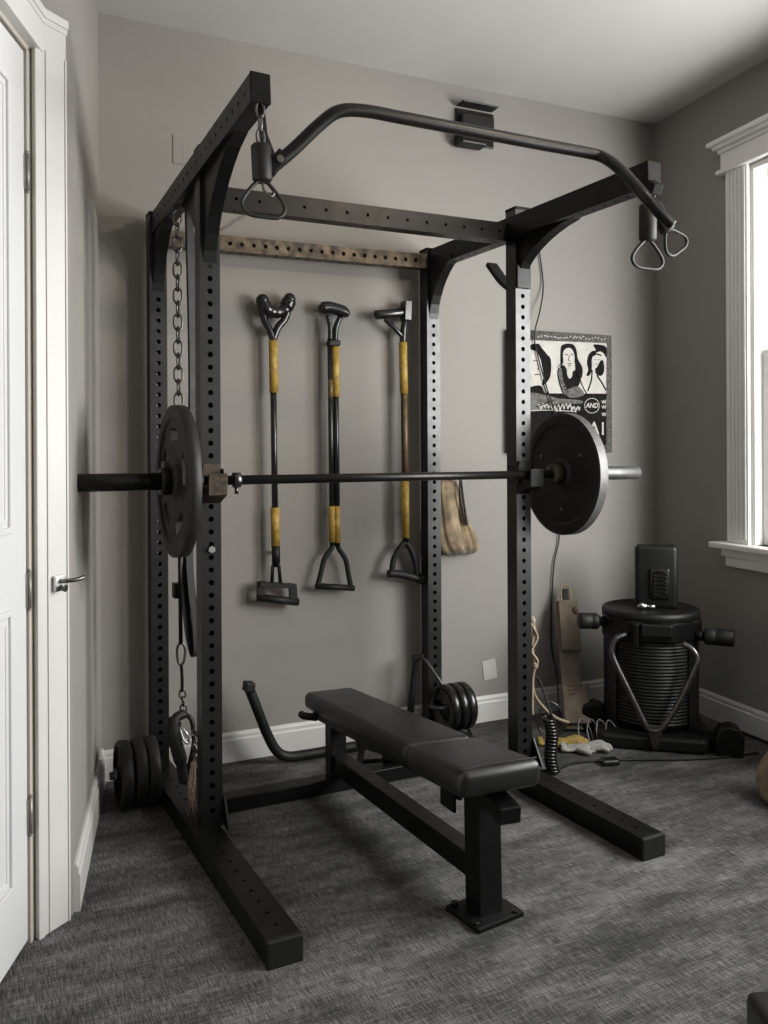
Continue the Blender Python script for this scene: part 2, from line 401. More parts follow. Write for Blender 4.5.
# top side beams reaching out past the front uprights
for a, b in (((.632, 3.19, 2.028), (.667, 2.05, 2.112)), ((1.762, 3.15, 2.005), (1.82, 1.895, 2.010))):
    o = MB().perf(a, b, .05, .075, pitch=.05, r=.0055, faces='lr' if a[0] < 1 else 'ud').build('top_beam', 'black', rack, fix=False)
    d = (V(b)-V(a)).normalized()
    MB().beam(V(b)-d*.002, V(b)+d*.006, .054, .079).build('end_cap', 'cap', o, bevel=.003)
MB().perf((FL.x+.02, 2.59, 1.985), (FR.x-.02, 2.59, 1.993), .05, .066, pitch=.075, r=.0055, faces='udlr').build('crossmember', 'black', rack, fix=False)
MB().perf((BL.x+.02, 3.16, 1.985), (BR.x-.02, 3.13, 1.995), .05, .058, pitch=.046, r=.0085, faces='udlr').build('crossmember', 'bronze', rack, fix=False)
# feet and floor crossmember
for a, b in (((.629, 3.20, .032), (.664, 1.895, .032)), ((1.760, 3.165, .032), (1.81, 1.905, .032))):
    o = MB().perf(a, b, .084, .064, pitch=.06, r=.0055, faces='u').build('foot', 'black', rack, fix=False)
    d = (V(b)-V(a)).normalized()
    MB().beam(V(b)-d*.004, V(b)+d*.014, .092, .068).build('end_cap', 'rubber', o, bevel=.005)
MB().beam((.66, 2.79, .026), (1.80, 2.79, .026), .06, .05).build('floor_crossmember', 'black', rack, bevel=.003)
# foot gussets
for p in (FL, FR):
    MB().prism([(-.09, 0), (.09, 0), (.033, .09), (-.033, .09)], V((p.x+.034, p.y, .062)), (0, 1, 0), (0, 0, 1), .006).build('gusset_plate', 'black', rack)
# curved braces under the beams
def brace(p, q, bulge, w=.044, t=.010, m='black'):
    p, q = V(p), V(q); mid = (p+q)/2+V(bulge)
    MB().ribbon(catmull([p, p*.62+mid*.38+V(bulge)*.12, mid, q*.62+mid*.38+V(bulge)*.12, q], 5), (1, 0, 0), w, t).build('brace', m, rack)
def gusset(x, yu, zu, yb, zb, w=.040, m='black', x2=None):
    """filled knee plate between an upright face (yu, from zu up) and the beam underside (to yb at zb), concave edge"""
    e = []
    for k in range(9):
        t = k/8; e.append((yu+(yb-yu)*t**1.7*1.0, zu+(zb-zu)*(1-(1-t)**1.35)))
    poly = [(yu, zb+.02)]+e+[(yb, zb+.02)]
    MB().prism(poly, (x-w/2, 0, 0), (0, 1, 0), (0, 0, 1), w).build('gusset', m, rack)
gusset(.668, 2.552, 1.76, 2.22, 2.062); gusset(.662, 2.610, 1.80, 2.84, 2.018, w=.03)
gusset(1.822, 2.552, 1.835, 2.25, 1.972); brace((1.815, 2.612, 1.80), (1.81, 2.74, 1.915), (0, -.012, -.02), t=.016)
gusset(1.763, 3.106, 1.74, 2.93, 1.972, m='blackworn'); gusset(.634, 3.140, 1.78, 2.98, 2.000)
MB().prism([(-.03, 0), (.03, 0), (.02, .10), (-.02, .10)], V((1.852, 2.585, 1.80)), (0, 1, 0), (0, 0, 1), .006).build('gusset_plate', 'darkmetal', rack)
MB().box(1.790, 1.850, 2.540, 2.549, 1.79, 1.875).build('gusset_plate', 'black', rack, bevel=.003)
# storage peg for the small discs
MB().tube([(1.762, 3.12, .165), (1.700, 3.03, .165), (1.690, 2.99, .165), (1.710, 2.97, .165), (1.848, 2.97, .165)], .010, 16).build('storage_peg', 'darkmetal', rack)
# pull-up bar
bar = catmull([(.702, 2.06, 1.922), (.755, 2.045, 1.972), (.815, 2.02, 2.035), (.862, 2.004, 2.071), (.93, 2.0, 2.083), (1.02, 2.0, 2.084)], 8)[:-1] + \
      catmull([(1.50, 2.0, 2.084), atY(590, 154, 1.99), atY(606, 159, 1.97), atY(622, 171, 1.92), atY(642, 193, 1.845), atY(658, 211, 1.825), atY(673, 226, 1.815)], 8)
pb = MB().tube(bar, .0170, 20).build('pull_up_bar', 'blackworn', rack)
for p, q, r in (((.690, 2.06, 1.906), (.730, 2.055, 1.958), 0), ((1.806, 1.862, 1.955), (1.812, 1.91, 1.985), 0)):
    b = MB().beam(p, q, .034, .034).build('mounting_bracket', 'cap', rack, bevel=.004)
MB().ribbon([(.675, 2.075, 2.08), (.682, 2.07, 2.0), (.705, 2.062, 1.935)], (0, 1, 0), .04, .008).build('mounting_bracket', 'blackworn', rack)
MB().cyl((.712, 2.032, 1.935), (.712, 2.026, 1.935), .010, 6).build('bolt', 'darkmetal', rack)
# bolts on uprights
for p in ((.668, 2.547, .905), (.668, 2.547, 1.93)):
    MB().cyl(p, V(p)+V((0, -.008, 0)), .011, 6).build('bolt', 'chrome' if p[2] < 1 else 'darkmetal', rack)

# bar hooks on the front uprights
def bar_hook(x, m, lab):
    t = thing('bar_hook', (x, 2.5, 1.05), lab, 'rack hook', 'barbell hooks on the front uprights')
    prof = [(2.548, 1.165), (2.548, 1.045), (2.468, 1.072), (2.464, 1.135), (2.474, 1.137), (2.479, 1.099), (2.521, 1.094), (2.537, 1.115), (2.537, 1.165)]
    MB().prism(prof, (x-.029, 0, 0), (0, 1, 0), (0, 0, 1), .058).build('saddle', m, t, bevel=.002)
    for q in (.031, -.037): MB().box(x+q, x+q+.006, 2.53, 2.60, 1.08, 1.15).build('side_plate', 'blackworn', t, bevel=.002)
    MB().cyl((x+.037, 2.585, 1.115), (x+.052, 2.585, 1.115), .011, 12).build('pin', 'darkmetal', t)
    return t
bar_hook(.668, 'rust', 'rusty steel hook holding the barbell on the left front upright')
bar_hook(1.82, 'black', 'black steel hook holding the barbell on the right front upright')

# ------------------------------------------------------------------ barbell and its discs
BY, BZ = 2.500, 1.1155
bb = thing('barbell', (1.26, BY, BZ), 'long straight steel barbell resting across the rack hooks', 'barbell')
ax = V((1, 0, 0))
MB().cyl((.60, BY, BZ), (1.93, BY, BZ), .0142, 24).build('shaft', 'blackworn', bb)
MB().lathe([(.001, 0), (.022, 0), (.0255, .004), (.0255, .336), (.02, .336)], (.259, BY, BZ), ax, 32).build('sleeve', 'blackworn', bb)
s = MB().lathe([(.02, 0), (.0255, 0), (.0255, .381), (.022, .385), (.001, .385)], (1.93, BY, BZ), ax, 32).build('sleeve', 'steel', bb)
s['label'] = 'bright steel sleeve'
for x0 in (.595, 1.905):
    MB().lathe([(.0142, 0), (.036, 0), (.038, .004), (.038, .026), (.036, .03), (.0142, .03)], (x0, BY, BZ), ax, 32).build('collar', 'blackworn' if x0 < 1 else 'bronze', bb)
MB().lathe([(.0142, 0), (.023, .001), (.023, .022), (.0142, .023)], (.722, BY, BZ), ax, 24).cyl((.733, BY, BZ-.02), (.733, BY, BZ-.042), .006, 10).build('stop_ring', 'darkmetal', bb)

def disc_mesh(R, w, web, slots=0, rim=.034, hub=.048, hole=.026):
    """cast disc about local X; recessed web with optional hand slots"""
    mb = MB(); n = 96
    def P(r, a, x): return V((x, r*math.cos(a), r*math.sin(a)))
    radii = [hole, hub, hub+.012, R*.54, R*.70, R-rim-.012, R-rim, R-.008, R]
    half = [w*.55, w*.55, web, web, web, web, w*.48, w*.5, w*.42]
    def is_open(i, j):
        if not slots or j != 3: return False
        return (i*slots/n) % 1.0 < .55
    for j in range(len(radii)-1):
        for i in range(n):
            a0, a1 = 2*PI*i/n, 2*PI*(i+1)/n
            if is_open(i, j):
                for jj in (j, j+1):
                    mb.face(mb.add([P(radii[jj], a0, -web), P(radii[jj], a1, -web), P(radii[jj], a1, web), P(radii[jj], a0, web)]))
                for k, aa in ((i-1, a0), (i+1, a1)):
                    if not is_open(k, j): mb.face(mb.add([P(radii[j], aa, -web), P(radii[j+1], aa, -web), P(radii[j+1], aa, web), P(radii[j], aa, web)]))
                continue
            for sgn in (-1, 1):
                mb.face(mb.add([P(radii[j], a0, sgn*half[j]), P(radii[j], a1, sgn*half[j]), P(radii[j+1], a1, sgn*half[j+1]), P(radii[j+1], a0, sgn*half[j+1])]))
    for i in range(n):
        a0, a1 = 2*PI*i/n, 2*PI*(i+1)/n
        mb.face(mb.add([P(R, a0, -half[-1]), P(R, a1, -half[-1]), P(R, a1, half[-1]), P(R, a0, half[-1])]), True)
        mb.face(mb.add([P(hole, a0, -half[0]), P(hole, a1, -half[0]), P(hole, a1, half[0]), P(hole, a0, half[0])]), True)
    return mb
def big_disc(x, R, w, slots, label, m='iron', ring=None):
    o = disc_mesh(R, w, w*.30, slots)
    for p in o.v: p += V((x, BY, BZ))
    t = thing('weight_plate', (x, BY, BZ), label, 'weight plate', 'discs loaded on the barbell')
    o.build('disc', m, t)
    if ring:
        r = MB().lathe([(R-.004, -w*.40), (R+.0015, -w*.42), (R+.0015, w*.42), (R-.004, w*.40)], (x, BY, BZ), ax, 96, caps=False).build('rim_band', ring, t, fix=False)
        r['label'] = 'pale worn steel rim'
    return t
lp_ = big_disc(.556, .222, .040, 5, 'dark slotted iron disc on the left end of the barbell')
rp = big_disc(1.962, .221, .040, 0, 'large black disc with pale rim on the right end of the barbell', ring='rim')
for a in (.5, 2.6, 4.7): MB().ell((1.948, BY+.13*math.cos(a), BZ+.13*math.sin(a)), .004, .010, .010, 10, 6).build('weight_stud', 'darkmetal', rp)
MB().lathe([(.027, 0), (.040, 0), (.042, .006), (.042, .024), (.027, .026)], (1.998, BY, BZ), ax, 28).build('sleeve_collar', 'darkmetal', None)
c = bpy.data.objects['sleeve_collar']; tag(c, 'short steel clamp collar outside the right barbell disc', 'collar')
# collar clamp outside the left disc
t = thing('sleeve_collar', (.51, BY, BZ), 'dark clamp collar outside the slotted left disc', 'collar')
MB().lathe([(.0258, 0), (.038, 0), (.040, .005), (.040, .026), (.036, .03), (.0258, .03)], (.505, BY, BZ), ax, 28).build('ring', 'blackworn', t)
MB().box(.511, .529, BY-.012, BY+.012, BZ+.036, BZ+.058).build('lever', 'darkmetal', t, bevel=.003)

# ------------------------------------------------------------------ weight bench
bx = 1.205
bench = thing('weight_bench', (bx, 2.3, 0), 'flat black vinyl weight bench standing inside the rack', 'bench')
def slab(pts, th):   # pts: top corners front-left, front-right, rear-right, rear-left
    pts = [V(p) for p in pts]
    return MB().hexa([p-Z*th for p in pts], pts)
# long pad, then the thicker seat pad
LP = [(1.083, 2.055, .401), (1.291, 2.035, .401), (1.285, 2.86, .338), (1.098, 2.875, .338)]
SP = [(1.060, 1.725, .438), (1.290, 1.712, .438), (1.294, 2.028, .402), (1.080, 2.052, .402)]
pad = slab(LP, .062).build('back_pad', 'vinyl', bench, bevel=.022, seg=5)
seat = slab(SP, .070).build('seat_pad', 'vinyl', bench, bevel=.024, seg=5)
def seam(pts, par):
    MB().tube(catmull(pts, 6), .0022, 6).build('seam', 'rubber', par)
seam([(1.064, 1.748, .434), (1.17, 1.742, .4365), (1.285, 1.736, .434)], seat)
MB().beam((1.192, 2.83, .264), (1.18, 1.80, .352), .15, .02).build('pad_support', 'black', bench)
MB().beam((bx-.005, 2.82, .235), (bx, 1.86, .322), .05, .045).build('top_rail', 'black', bench, bevel=.003)
MB().beam((1.195, 2.78, .098), (1.215, 1.895, .113), .056, .062).build('lower_rail', 'black', bench, bevel=.003)
MB().beam((1.19, 2.795, .05), (1.19, 2.795, .285), .06, .055, up=(0, 1, 0)).build('post', 'black', bench, bevel=.003)
MB().beam((1.214, 1.868, .010), (1.216, 1.880, .372), .070, .072, up=(0, 1, 0)).build('post', 'black', bench, bevel=.004)
bp = MB().prism([(-.076, -.068), (.076, -.068), (.076, .068), (-.076, .068)], (1.214, 1.865, 0), (math.cos(.12), math.sin(.12), 0), (-math.sin(.12), math.cos(.12), 0), .014).build('base_plate', 'black', bench, bevel=.003)
for i, j in ((-1, -1), (1, -1), (1, 1), (-1, 1)):
    p = V((1.214+.060*i, 1.865+.052*j, .014)); MB().cyl(p, p+Z*.006, .010, 6).build('bolt', 'blackworn', bp)
MB().beam((1.218, 1.92, .335), atY(513, 816, 1.715), .058, .042).build('adjustment_arm', 'black', bench, bevel=.003)
MB().prism([(0, 0), (.07, 0), (.04, -.085), (.0, -.085)], (1.178, 1.925, .362), (-.35, .94, 0), (0, 0, 1), .010).build('gusset_plate', 'black', bench)
MB().box(1.155, 1.163, 1.92, 1.99, .25, .34).build('gusset_plate', 'black', bench)
MB().tube([(1.12, 2.80, .262), (1.085, 2.84, .262), (1.085, 2.86, .262)], .013, 12).build('end_grip', 'rubber', bench)
MB().cyl((1.250, 1.90, .322), (1.292, 1.885, .318), .007, 10).ell((1.300, 1.882, .317), .012, .012, .012, 12, 8).build('pull_pin', 'chrome', bench)

bench.location.x -= .012

# ------------------------------------------------------------------ hanging grips on the beam ends
def grip(name, top, cylt, cylb, axis_tilt, loop_w, loop_h, lab, hook=False, ldir=V((1, 0, 0))):
    top, cylt, cylb = V(top), V(cylt), V(cylb)
    t = thing('hanging_grip_handle', cylb, lab, 'grip handle', 'grip handles hanging from the beam ends')
    d = (cylb-cylt).normalized()
    mb = MB(); n = 3; L = (top-cylt).length/n
    for k in range(n):       # three links
        a = top+(cylt-top)*(k/n); b = top+(cylt-top)*((k+1)/n); e = (V((1, 0, 0)) if k % 2 == 0 else V((0, 1, 0)))*.009
        dn_ = (b-a).normalized()*.004
        mb.tube(catmull([a-dn_, a+dn_*2+e, b-dn_*2+e, b+dn_, b-dn_*2-e, a+dn_*2-e], 5, True), .0035, 8, closed=True)
    mb.build('link_chain', 'darkmetal', t)
    MB().lathe([(.006, -.004), (.020, 0), (.0255, .006), (.0255, (cylb-cylt).length-.006), (.021, (cylb-cylt).length), (.004, (cylb-cylt).length+.003)], cylt, d, 28).build('grip', 'rubber', t)
    e = ldir; p = cylb
    MB().tube(catmull([p+e*.012, p+e*loop_w*.42+d*loop_h*.45, p+e*loop_w*.5+d*loop_h*.74, p+e*loop_w*.34+d*loop_h*.97, p+d*loop_h,
              p-e*loop_w*.34+d*loop_h*.97, p-e*loop_w*.5+d*loop_h*.74, p-e*loop_w*.42+d*loop_h*.45, p-e*.012], 6, True), .0052, 10, closed=True).build('loop', 'loopmetal', t)
    if hook:
        MB().tube(catmull([p+d*.002, p+d*.022+e*.004, p+d*.034+e*.018, p+d*.028+e*.028, p+d*.02+e*.028], 6), .0042, 8).build('hook', 'darkmetal', t)
    return t
grip('l', (.667, 2.052, 2.078), (.668, 2.05, 1.972), (.672, 2.05, 1.878), 0, .112, .088, 'rubber grip with metal loop hanging under the left beam end', True)
grip('r', (1.818, 1.905, 1.985), (1.800, 1.895, 1.922), (1.803, 1.90, 1.815), 0, .118, .080, 'rubber grip on the right beam end hanging straight down, nearer of the two', False)
grip('r', (1.838, 1.92, 1.978), atY(654, 206, 1.925), atY(669, 232, 1.925), 0, .105, .075, 'tilted rubber grip hanging behind the straight one at the right beam end', False, V((.80, .10, .50)).normalized())

# ------------------------------------------------------------------ things hanging inside the left side of the rack
def chain(mb, p, q, link=.034, r=.003, w=.010):
    p, q = V(p), V(q); L = (q-p).length; n = max(1, int(L/(link*.78))); d = (q-p)/n
    for k in range(n):
        c = p+d*(k+.5); u = d.normalized()*(link/2); e = V((1, 0, 0)) if k % 2 == 0 else V((0, 1, 0))
        e = e*w
        mb.tube(catmull([c-u, c-u*.55+e, c+u*.55+e, c+u, c+u*.55-e, c-u*.55-e], 3, True), r, 6, closed=True)
    return mb
hc = thing('hanging_chain', (.640, 2.85, .30), 'long steel chain and rod hanging between the left uprights', 'chain')
chain(MB(), (.637, 2.85, 2.005), (.640, 2.85, .96), .055, .0038, .0125).build('chain_links', 'darkmetal', hc)
MB().cyl((.640, 2.85, .965), (.642, 2.85, .56), .007, 12).build('rod', 'black', hc)
MB().box(.617, .655, 2.83, 2.87, .715, .765).build('clamp', 'black', hc, bevel=.004)
MB().tube(catmull([(.642, 2.85, .565), (.656, 2.85, .545), (.653, 2.85, .505), (.643, 2.85, .49), (.632, 2.85, .505), (.630, 2.85, .545)], 6, True), .0045, 8, closed=True).build('carabiner', 'darkmetal', hc)
MB().tube(catmull([(.643, 2.85, .495), (.646, 2.85, .44), (.645, 2.85, .40)], 6), .0055, 8).build('cord', 'black', hc)
chain(MB(), (.646, 2.85, .405), (.650, 2.85, .33), .032, .0032, .009).build('end_links', 'darkmetal', hc)
# flat black band looped over the beam
t = thing('resistance_band', (.68, 2.83, .52), 'wide black rubber band loop hanging beside the chain on the left', 'exercise band')
bpts = [(.662, 2.80, 2.03), (.672, 2.80, 1.4), atY(187, 540, 2.80), atY(184.5, 585, 2.80), atY(187, 625, 2.80), atY(191, 648, 2.80), atY(194, 655, 2.795), atY(196, 648, 2.785), atY(194, 615, 2.785), atY(191, 590, 2.785), atY(189, 540, 2.785), (.672, 2.785, 1.4), (.662, 2.785, 2.03)]
MB().ribbon(catmull(bpts, 8), (.92, .30, 0), .026, .005).build('band', 'rubber', t)
MB().tube(catmull([(.700, 2.79, .83), (.712, 2.79, .80), (.704, 2.79, .765), (.69, 2.79, .74)], 6), .009, 8).build('tail', 'rubber', t)
MB().box(.690, .722, 2.775, 2.80, .70, .735).build('buckle', 'black', t, bevel=.004)
# tangle at the bottom of the chain
t = thing('strap_attachment', (.645, 2.80, .13), 'black padded strap clipped to the end of the hanging chain', 'strap')
MB().tube(catmull([(.648, 2.82, .335), (.615, 2.81, .325), (.606, 2.80, .28), (.628, 2.80, .19), (.640, 2.80, .12)], 8), [.012]+[.016]*8+[.024]*8+[.022]*8+[.018]*8, 10).build('pad', 'rubber', t)
MB().tube(catmull([(.648, 2.82, .335), (.668, 2.81, .31), (.672, 2.80, .24), (.652, 2.80, .15), (.640, 2.80, .11)], 8), .008, 8).build('webbing', 'black', t)
MB().tube(catmull([(.625, 2.79, .30), (.645, 2.78, .28), (.65, 2.78, .25), (.635, 2.78, .26)], 6, True), .004, 8, closed=True).build('ring', 'chrome', t)
t = thing('tangled_chain', (.672, 2.74, .1), 'small bundle of bright chain tangled beside the padded strap', 'chain')
mb = MB(); 
for i in range(5):
    x = .660+.008*math.sin(i*2.1); pts = [(x+.012*math.sin(i), 2.745-.01*i*.3, .30-.012*i), (x+.010, 2.74, .21), (x-.006+.01*i*.4, 2.735, .13+.01*i)]
    chain(mb, pts[0], pts[1], .022, .0024, .007); chain(mb, pts[1], pts[2], .022, .0024, .007)
mb.build('chain_strands', 'darkmetal', t)
MB().tube(catmull([(.672, 2.74, .345), (.682, 2.74, .355), (.690, 2.74, .345), (.682, 2.74, .330)], 5, True), .005, 8, closed=True).cyl((.68, 2.74, .335), (.678, 2.74, .28), .004, 8).build('clip', 'chrome', t)
t = thing('frayed_cord', (.63, 2.68, .068), 'brown frayed cord end dangling onto the rack foot under the tangled chain', 'cord')
mb = MB()
for i in range(7):
    a = i*.9; mb.tube(catmull([(.655+.006*math.cos(a), 2.735+.005*math.sin(a), .20), (.645+.010*math.cos(a+1), 2.715, .15), (.636+.008*math.cos(a), 2.685+.006*math.sin(a), .11), (.632+.016*math.cos(a*1.7), 2.655+.012*math.sin(a), .071)], 5), .0030, 6)
mb.build('strands', 'frayed', t)

# ------------------------------------------------------------------ dumbbell and small discs on the floor
db = thing('dumbbell', (.515, 2.975, 0), 'short loaded dumbbell of three dark discs in the left corner', 'dumbbell')
MB().cyl((.430, 2.975, .112), (.600, 2.975, .112), .013, 16).build('handle_rod', 'darkmetal', db)
for x, r in ((.475, .110), (.521, .112), (.563, .112)):
    MB().lathe([(.014, -.012), (.034, -.016), (.036, -.010), (r-.022, -.010), (r-.018, -.019), (r-.004, -.019), (r, -.014), (r, .014), (r-.004, .019), (r-.018, .019), (r-.022, .010), (.036, .010), (.034, .016), (.014, .012)], (x, 2.975, .112), ax, 48).build('disc', 'iron', db)
MB().cyl((.443, 2.975, .112), (.457, 2.975, .112), .024, 6).build('end_nut', 'darkmetal', db)
for k, (x, r) in enumerate(((1.738, .093), (1.777, .094), (1.814, .094))):
    y = 2.97
    lab = ('small dark disc nearest the rear right upright on the storage peg', 'middle small dark disc of three on the rear storage peg', 'outermost small disc on the rear storage peg, facing right')[k]
    t = thing('small_weight_plate', (x, y, .165), lab, 'weight plate', 'small discs on the rear storage peg')
    MB().lathe([(.012, -.012), (.030, -.015), (.032, -.008), (r-.018, -.008), (r-.014, -.017), (r-.005, -.017), (r, -.010), (r, .010), (r-.005, .017), (r-.014, .017), (r-.018, .008), (.032, .008), (.030, .015), (.012, .012)], (x, y, .165-.0), ax, 48).build('disc', 'gloss', t)

# ------------------------------------------------------------------ tubular floor stand along the back wall and clutter under the bench
t = thing('tubular_floor_stand', (1.3, 3.1, 0), 'bent black tube stand lying along the back wall behind the bench', 'exercise stand')
Y0 = 3.11
MB().tube(catmull([(.955, Y0, .315), (.985, Y0, .235), (1.025, Y0, .13), (1.065, Y0, .055), (1.11, Y0, .026), (1.18, Y0, .021), (1.35, Y0, .021), (1.52, Y0, .021), (1.60, Y0, .035), (1.64, Y0, .10), (1.655, Y0, .20), (1.672, Y0, .345)], 7), [.0195]*56+[.0195-.0005*k for k in range(22)], 16).build('bent_tube', 'rubber', t)
MB().beam((.937, Y0, .318), (.975, Y0, .312), .05, .036).build('end_cap', 'rubber', t, bevel=.006)
MB().tube([(1.675, Y0-.01, .345), (1.69, 3.06, .345), (1.80, 3.0, .16), (1.86, 2.95, .01)], .007, 10).build('strut', 'darkmetal', t)
MB().beam((1.655, Y0, .345), (1.70, Y0-.02, .350), .03, .022).build('end_cap', 'rubber', t, bevel=.004)
t = thing('small_floor_rack', (1.42, 2.80, 0), 'low black tubular frame with pins on the carpet under the bench', 'frame')
mb = MB().tube(catmull([(1.24, 2.98, .012), (1.30, 2.87, .012), (1.40, 2.84, .012), (1.56, 2.78, .012)], 6), .010, 10).tube([(1.30, 2.98, .012), (1.50, 2.93, .012), (1.58, 2.80, .012)], .008, 10)
mb.build('floor_tube', 'black', t)
MB().cyl((1.405, 2.84, .0), (1.400, 2.84, .085), .016, 14).build('upright_pin', 'darkmetal', t)
MB().tube(catmull([(1.330, 2.93, .015), (1.335, 2.92, .07), (1.32, 2.91, .115), (1.37, 2.88, .085), (1.42, 2.87, .095)], 6), .013, 10).build('bent_arm', 'steel', t)
MB().cyl((1.435, 2.80, .066), (1.50, 2.78, .068), .013, 12).build('pale_sleeve', 'chrome', t)
MB().cyl((1.375, 2.82, .066), (1.438, 2.80, .066), .016, 12).build('socket', 'black', t)

# ------------------------------------------------------------------ long handled tools on the back wall
OFF = .055
def tp(x, y, off=OFF): return onback(230+x/3.01, 280+y/3.01, off)   # tool crop measurements on the wall
def rod(name, a, b, r, m, par, off=OFF): return MB().cyl(tp(*a, off), tp(*b, off), r, 18).build(name, m, par)
t1 = thing('long_handled_tool', tp(135, 980), 'leftmost wall tool: black shaft, yellow sleeves, double-knob top and box foot', 'hand tool', 'long-handled tools hung on the back wall')
rod('shaft', (130, 168), (136, 862), .0125, 'gloss', t1); rod('yellow_sleeve', (131, 180), (133, 338), .0175, 'yellow', t1); rod('yellow_sleeve', (134, 683), (136, 798), .0175, 'yellow', t1)
rod('ferrule', (136, 798), (137, 850), .0165, 'rubber', t1)
mb = MB()
mb.tube(catmull([tp(100, 62), tp(108, 82), tp(122, 92), tp(141, 96), tp(160, 92), tp(172, 80), tp(181, 60)], 5), [.024, .027, .028, .029, .030]+[.030]*4+[.027]*4+[.024]*4+[.022]*4+[.024]*4+[.029]*5+[.027], 14)
mb.ell(tp(100, 60), .026, .028, .026, 16, 10).ell(tp(181, 58), .025, .028, .027, 16, 10)
mb.tube(catmull([tp(100, 88), tp(106, 120), tp(122, 150), tp(131, 180)], 5), .014, 12).tube(catmull([tp(178, 84), tp(166, 118), tp(146, 142), tp(131, 180)], 5), .015, 12)
mb.build('top_handle', 'gloss', t1)
mb = MB().tube([tp(137, 838), tp(127, 862), tp(124, 912)], .0075, 10).tube([tp(137, 838), tp(146, 862), tp(150, 912)], .0075, 10)
mb.beam(tp(86, 913), tp(193, 920), .035, .018).beam(tp(92, 905), tp(90, 968), .03, .018, up=bn).beam(tp(186, 918), tp(190, 974), .03, .018, up=bn)
mb.cyl(tp(82, 954), tp(203, 968), .0155, 14); mb.build('foot_frame', 'rubber', t1)
t2 = thing('long_handled_tool', tp(312, 930), 'middle wall tool with paired shafts, oval top grip and open triangular foot', 'hand tool', 'long-handled tools hung on the back wall')
for x0, x1, r in ((302, 306, .0105), (319, 322, .0118)):
    rod('shaft', (x0, 175), (x1, 800), r, 'gloss', t2)
rod('yellow_sleeve', (318, 200), (319, 352), .0165, 'yellow', t2); rod('yellow_sleeve', (303, 300), (303.5, 358), .011, 'brass', t2)
rod('yellow_sleeve', (305, 680), (306, 788), .0135, 'yellow', t2); rod('yellow_sleeve', (321, 680), (322, 790), .0130, 'yellow', t2)
mb = MB().tube(catmull([tp(278, 84), tp(300, 82), tp(330, 90), tp(350, 98)], 6), [.017]+[.025]*16+[.022, .017], 16)
mb.ell(tp(280, 84), .018, .022, .020, 14, 8).ell(tp(349, 98), .019, .024, .021, 14, 8)
mb.tube(catmull([tp(296, 105), tp(303, 140), tp(303, 190)], 5), .010, 12).tube(catmull([tp(334, 112), tp(320, 145), tp(319, 200)], 5), .012, 12)
mb.build('top_handle', 'gloss', t2)
MB().beam(tp(296, 190), tp(330, 190), .04, .022).build('clamp', 'rubber', t2, bevel=.004)
mb = MB().tube(catmull([tp(306, 788), tp(304, 806), tp(283, 838), tp(272, 880), tp(262, 918)], 5), .0105, 12)
mb.tube(catmull([tp(322, 790), tp(326, 808), tp(346, 840), tp(354, 880), tp(362, 924)], 5), .0105, 12)
mb.cyl(tp(256, 920), tp(371, 927), .0125, 12); mb.build('foot_frame', 'rubber', t2)
t3 = thing('long_handled_tool', tp(525, 920), 'rightmost wall tool with T-shaped top, long brass brown shaft and stirrup foot', 'hand tool', 'long-handled tools hung on the back wall')
rod('shaft', (522, 150), (527, 790), .0125, 'gloss', t3); rod('yellow_sleeve', (522, 188), (524, 342), .0172, 'yellow', t3)
rod('shaft_cover', (526, 342), (528, 606), .0115, 'brass', t3, OFF+.004); rod('yellow_sleeve', (526, 604), (527, 776), .0172, 'yellow', t3)
mb = MB().cyl(tp(440, 105), tp(522, 98), .0195, 16).beam(tp(533, 64), tp(531, 124), .033, .05, up=bn)
mb.tube([tp(468, 118), tp(500, 148), tp(522, 172)], .010, 12).tube([tp(529, 120), tp(524, 150), tp(522, 188)], .014, 12)
mb.build('top_handle', 'gloss', t3, bevel=.003)
mb = MB().tube(catmull([tp(525, 790), tp(508, 810), tp(490, 845), tp(486, 885)], 6), .0125, 12).tube(catmull([tp(527, 790), tp(543, 812), tp(556, 850), tp(560, 890)], 6), .0125, 12)
mb.tube(catmull([tp(474, 884), tp(510, 886), tp(574, 902)], 4), .0165, 12); mb.ell(tp(574, 900), .018, .03, .024, 12, 8)
mb.build('foot_frame', 'rubber', t3)
for t, pts in ((t1, ((131, 160), (136, 815))), (t2, ((311, 190), (313, 690))), (t3, ((523, 158), (527, 700)))):
    for p in pts: MB().cyl(tp(*p, -.002), tp(*p, OFF), .006, 10).build('wall_peg', 'darkmetal', t)

# ------------------------------------------------------------------ canvas bag hanging on the back wall
def bagpt(x, y, off): return onback(420+x/3.2, 320+y/3.2, off)
t = thing('canvas_bag', bagpt(110, 640, .05), 'tan canvas drawstring bag hanging on the back wall beside the rear upright', 'bag')
def bag(rows, name, m, par, ph=0.):
    rings = []
    for y, x0, x1, th in rows:
        c = bagpt((x0+x1)/2, y, .006+th/2); half = (bagpt(x1, y, .02)-bagpt(x0, y, .02)).length/2; ring = []
        for k in range(48):
            a = 2*PI*k/48; w = 1+.13*math.sin(4*a+ph+y*.012)*min(1, (y-500)/120)+.07*math.sin(9*a+y*.03)
            ring.append(c+bw*math.cos(a)*half*w+bn*math.sin(a)*th/2*w)
        rings.append(ring)
    MB().loft(rings).build(name, m, par, sub=1)
bag([(512, 66, 118, .018), (530, 60, 122, .03), (570, 60, 120, .045), (620, 58, 116, .06), (660, 54, 120, .075), (700, 52, 132, .09), (728, 58, 146, .085), (746, 76, 152, .06), (753, 92, 140, .02)], 'main_pouch', 'canvas', t)
bag([(540, 126, 138, .014), (580, 124, 140, .022), (620, 124, 146, .034), (655, 126, 158, .05), (690, 128, 178, .065), (720, 130, 188, .07), (740, 134, 184, .055), (750, 145, 172, .02)], 'side_pouch', 'canvas', t, 1.3)
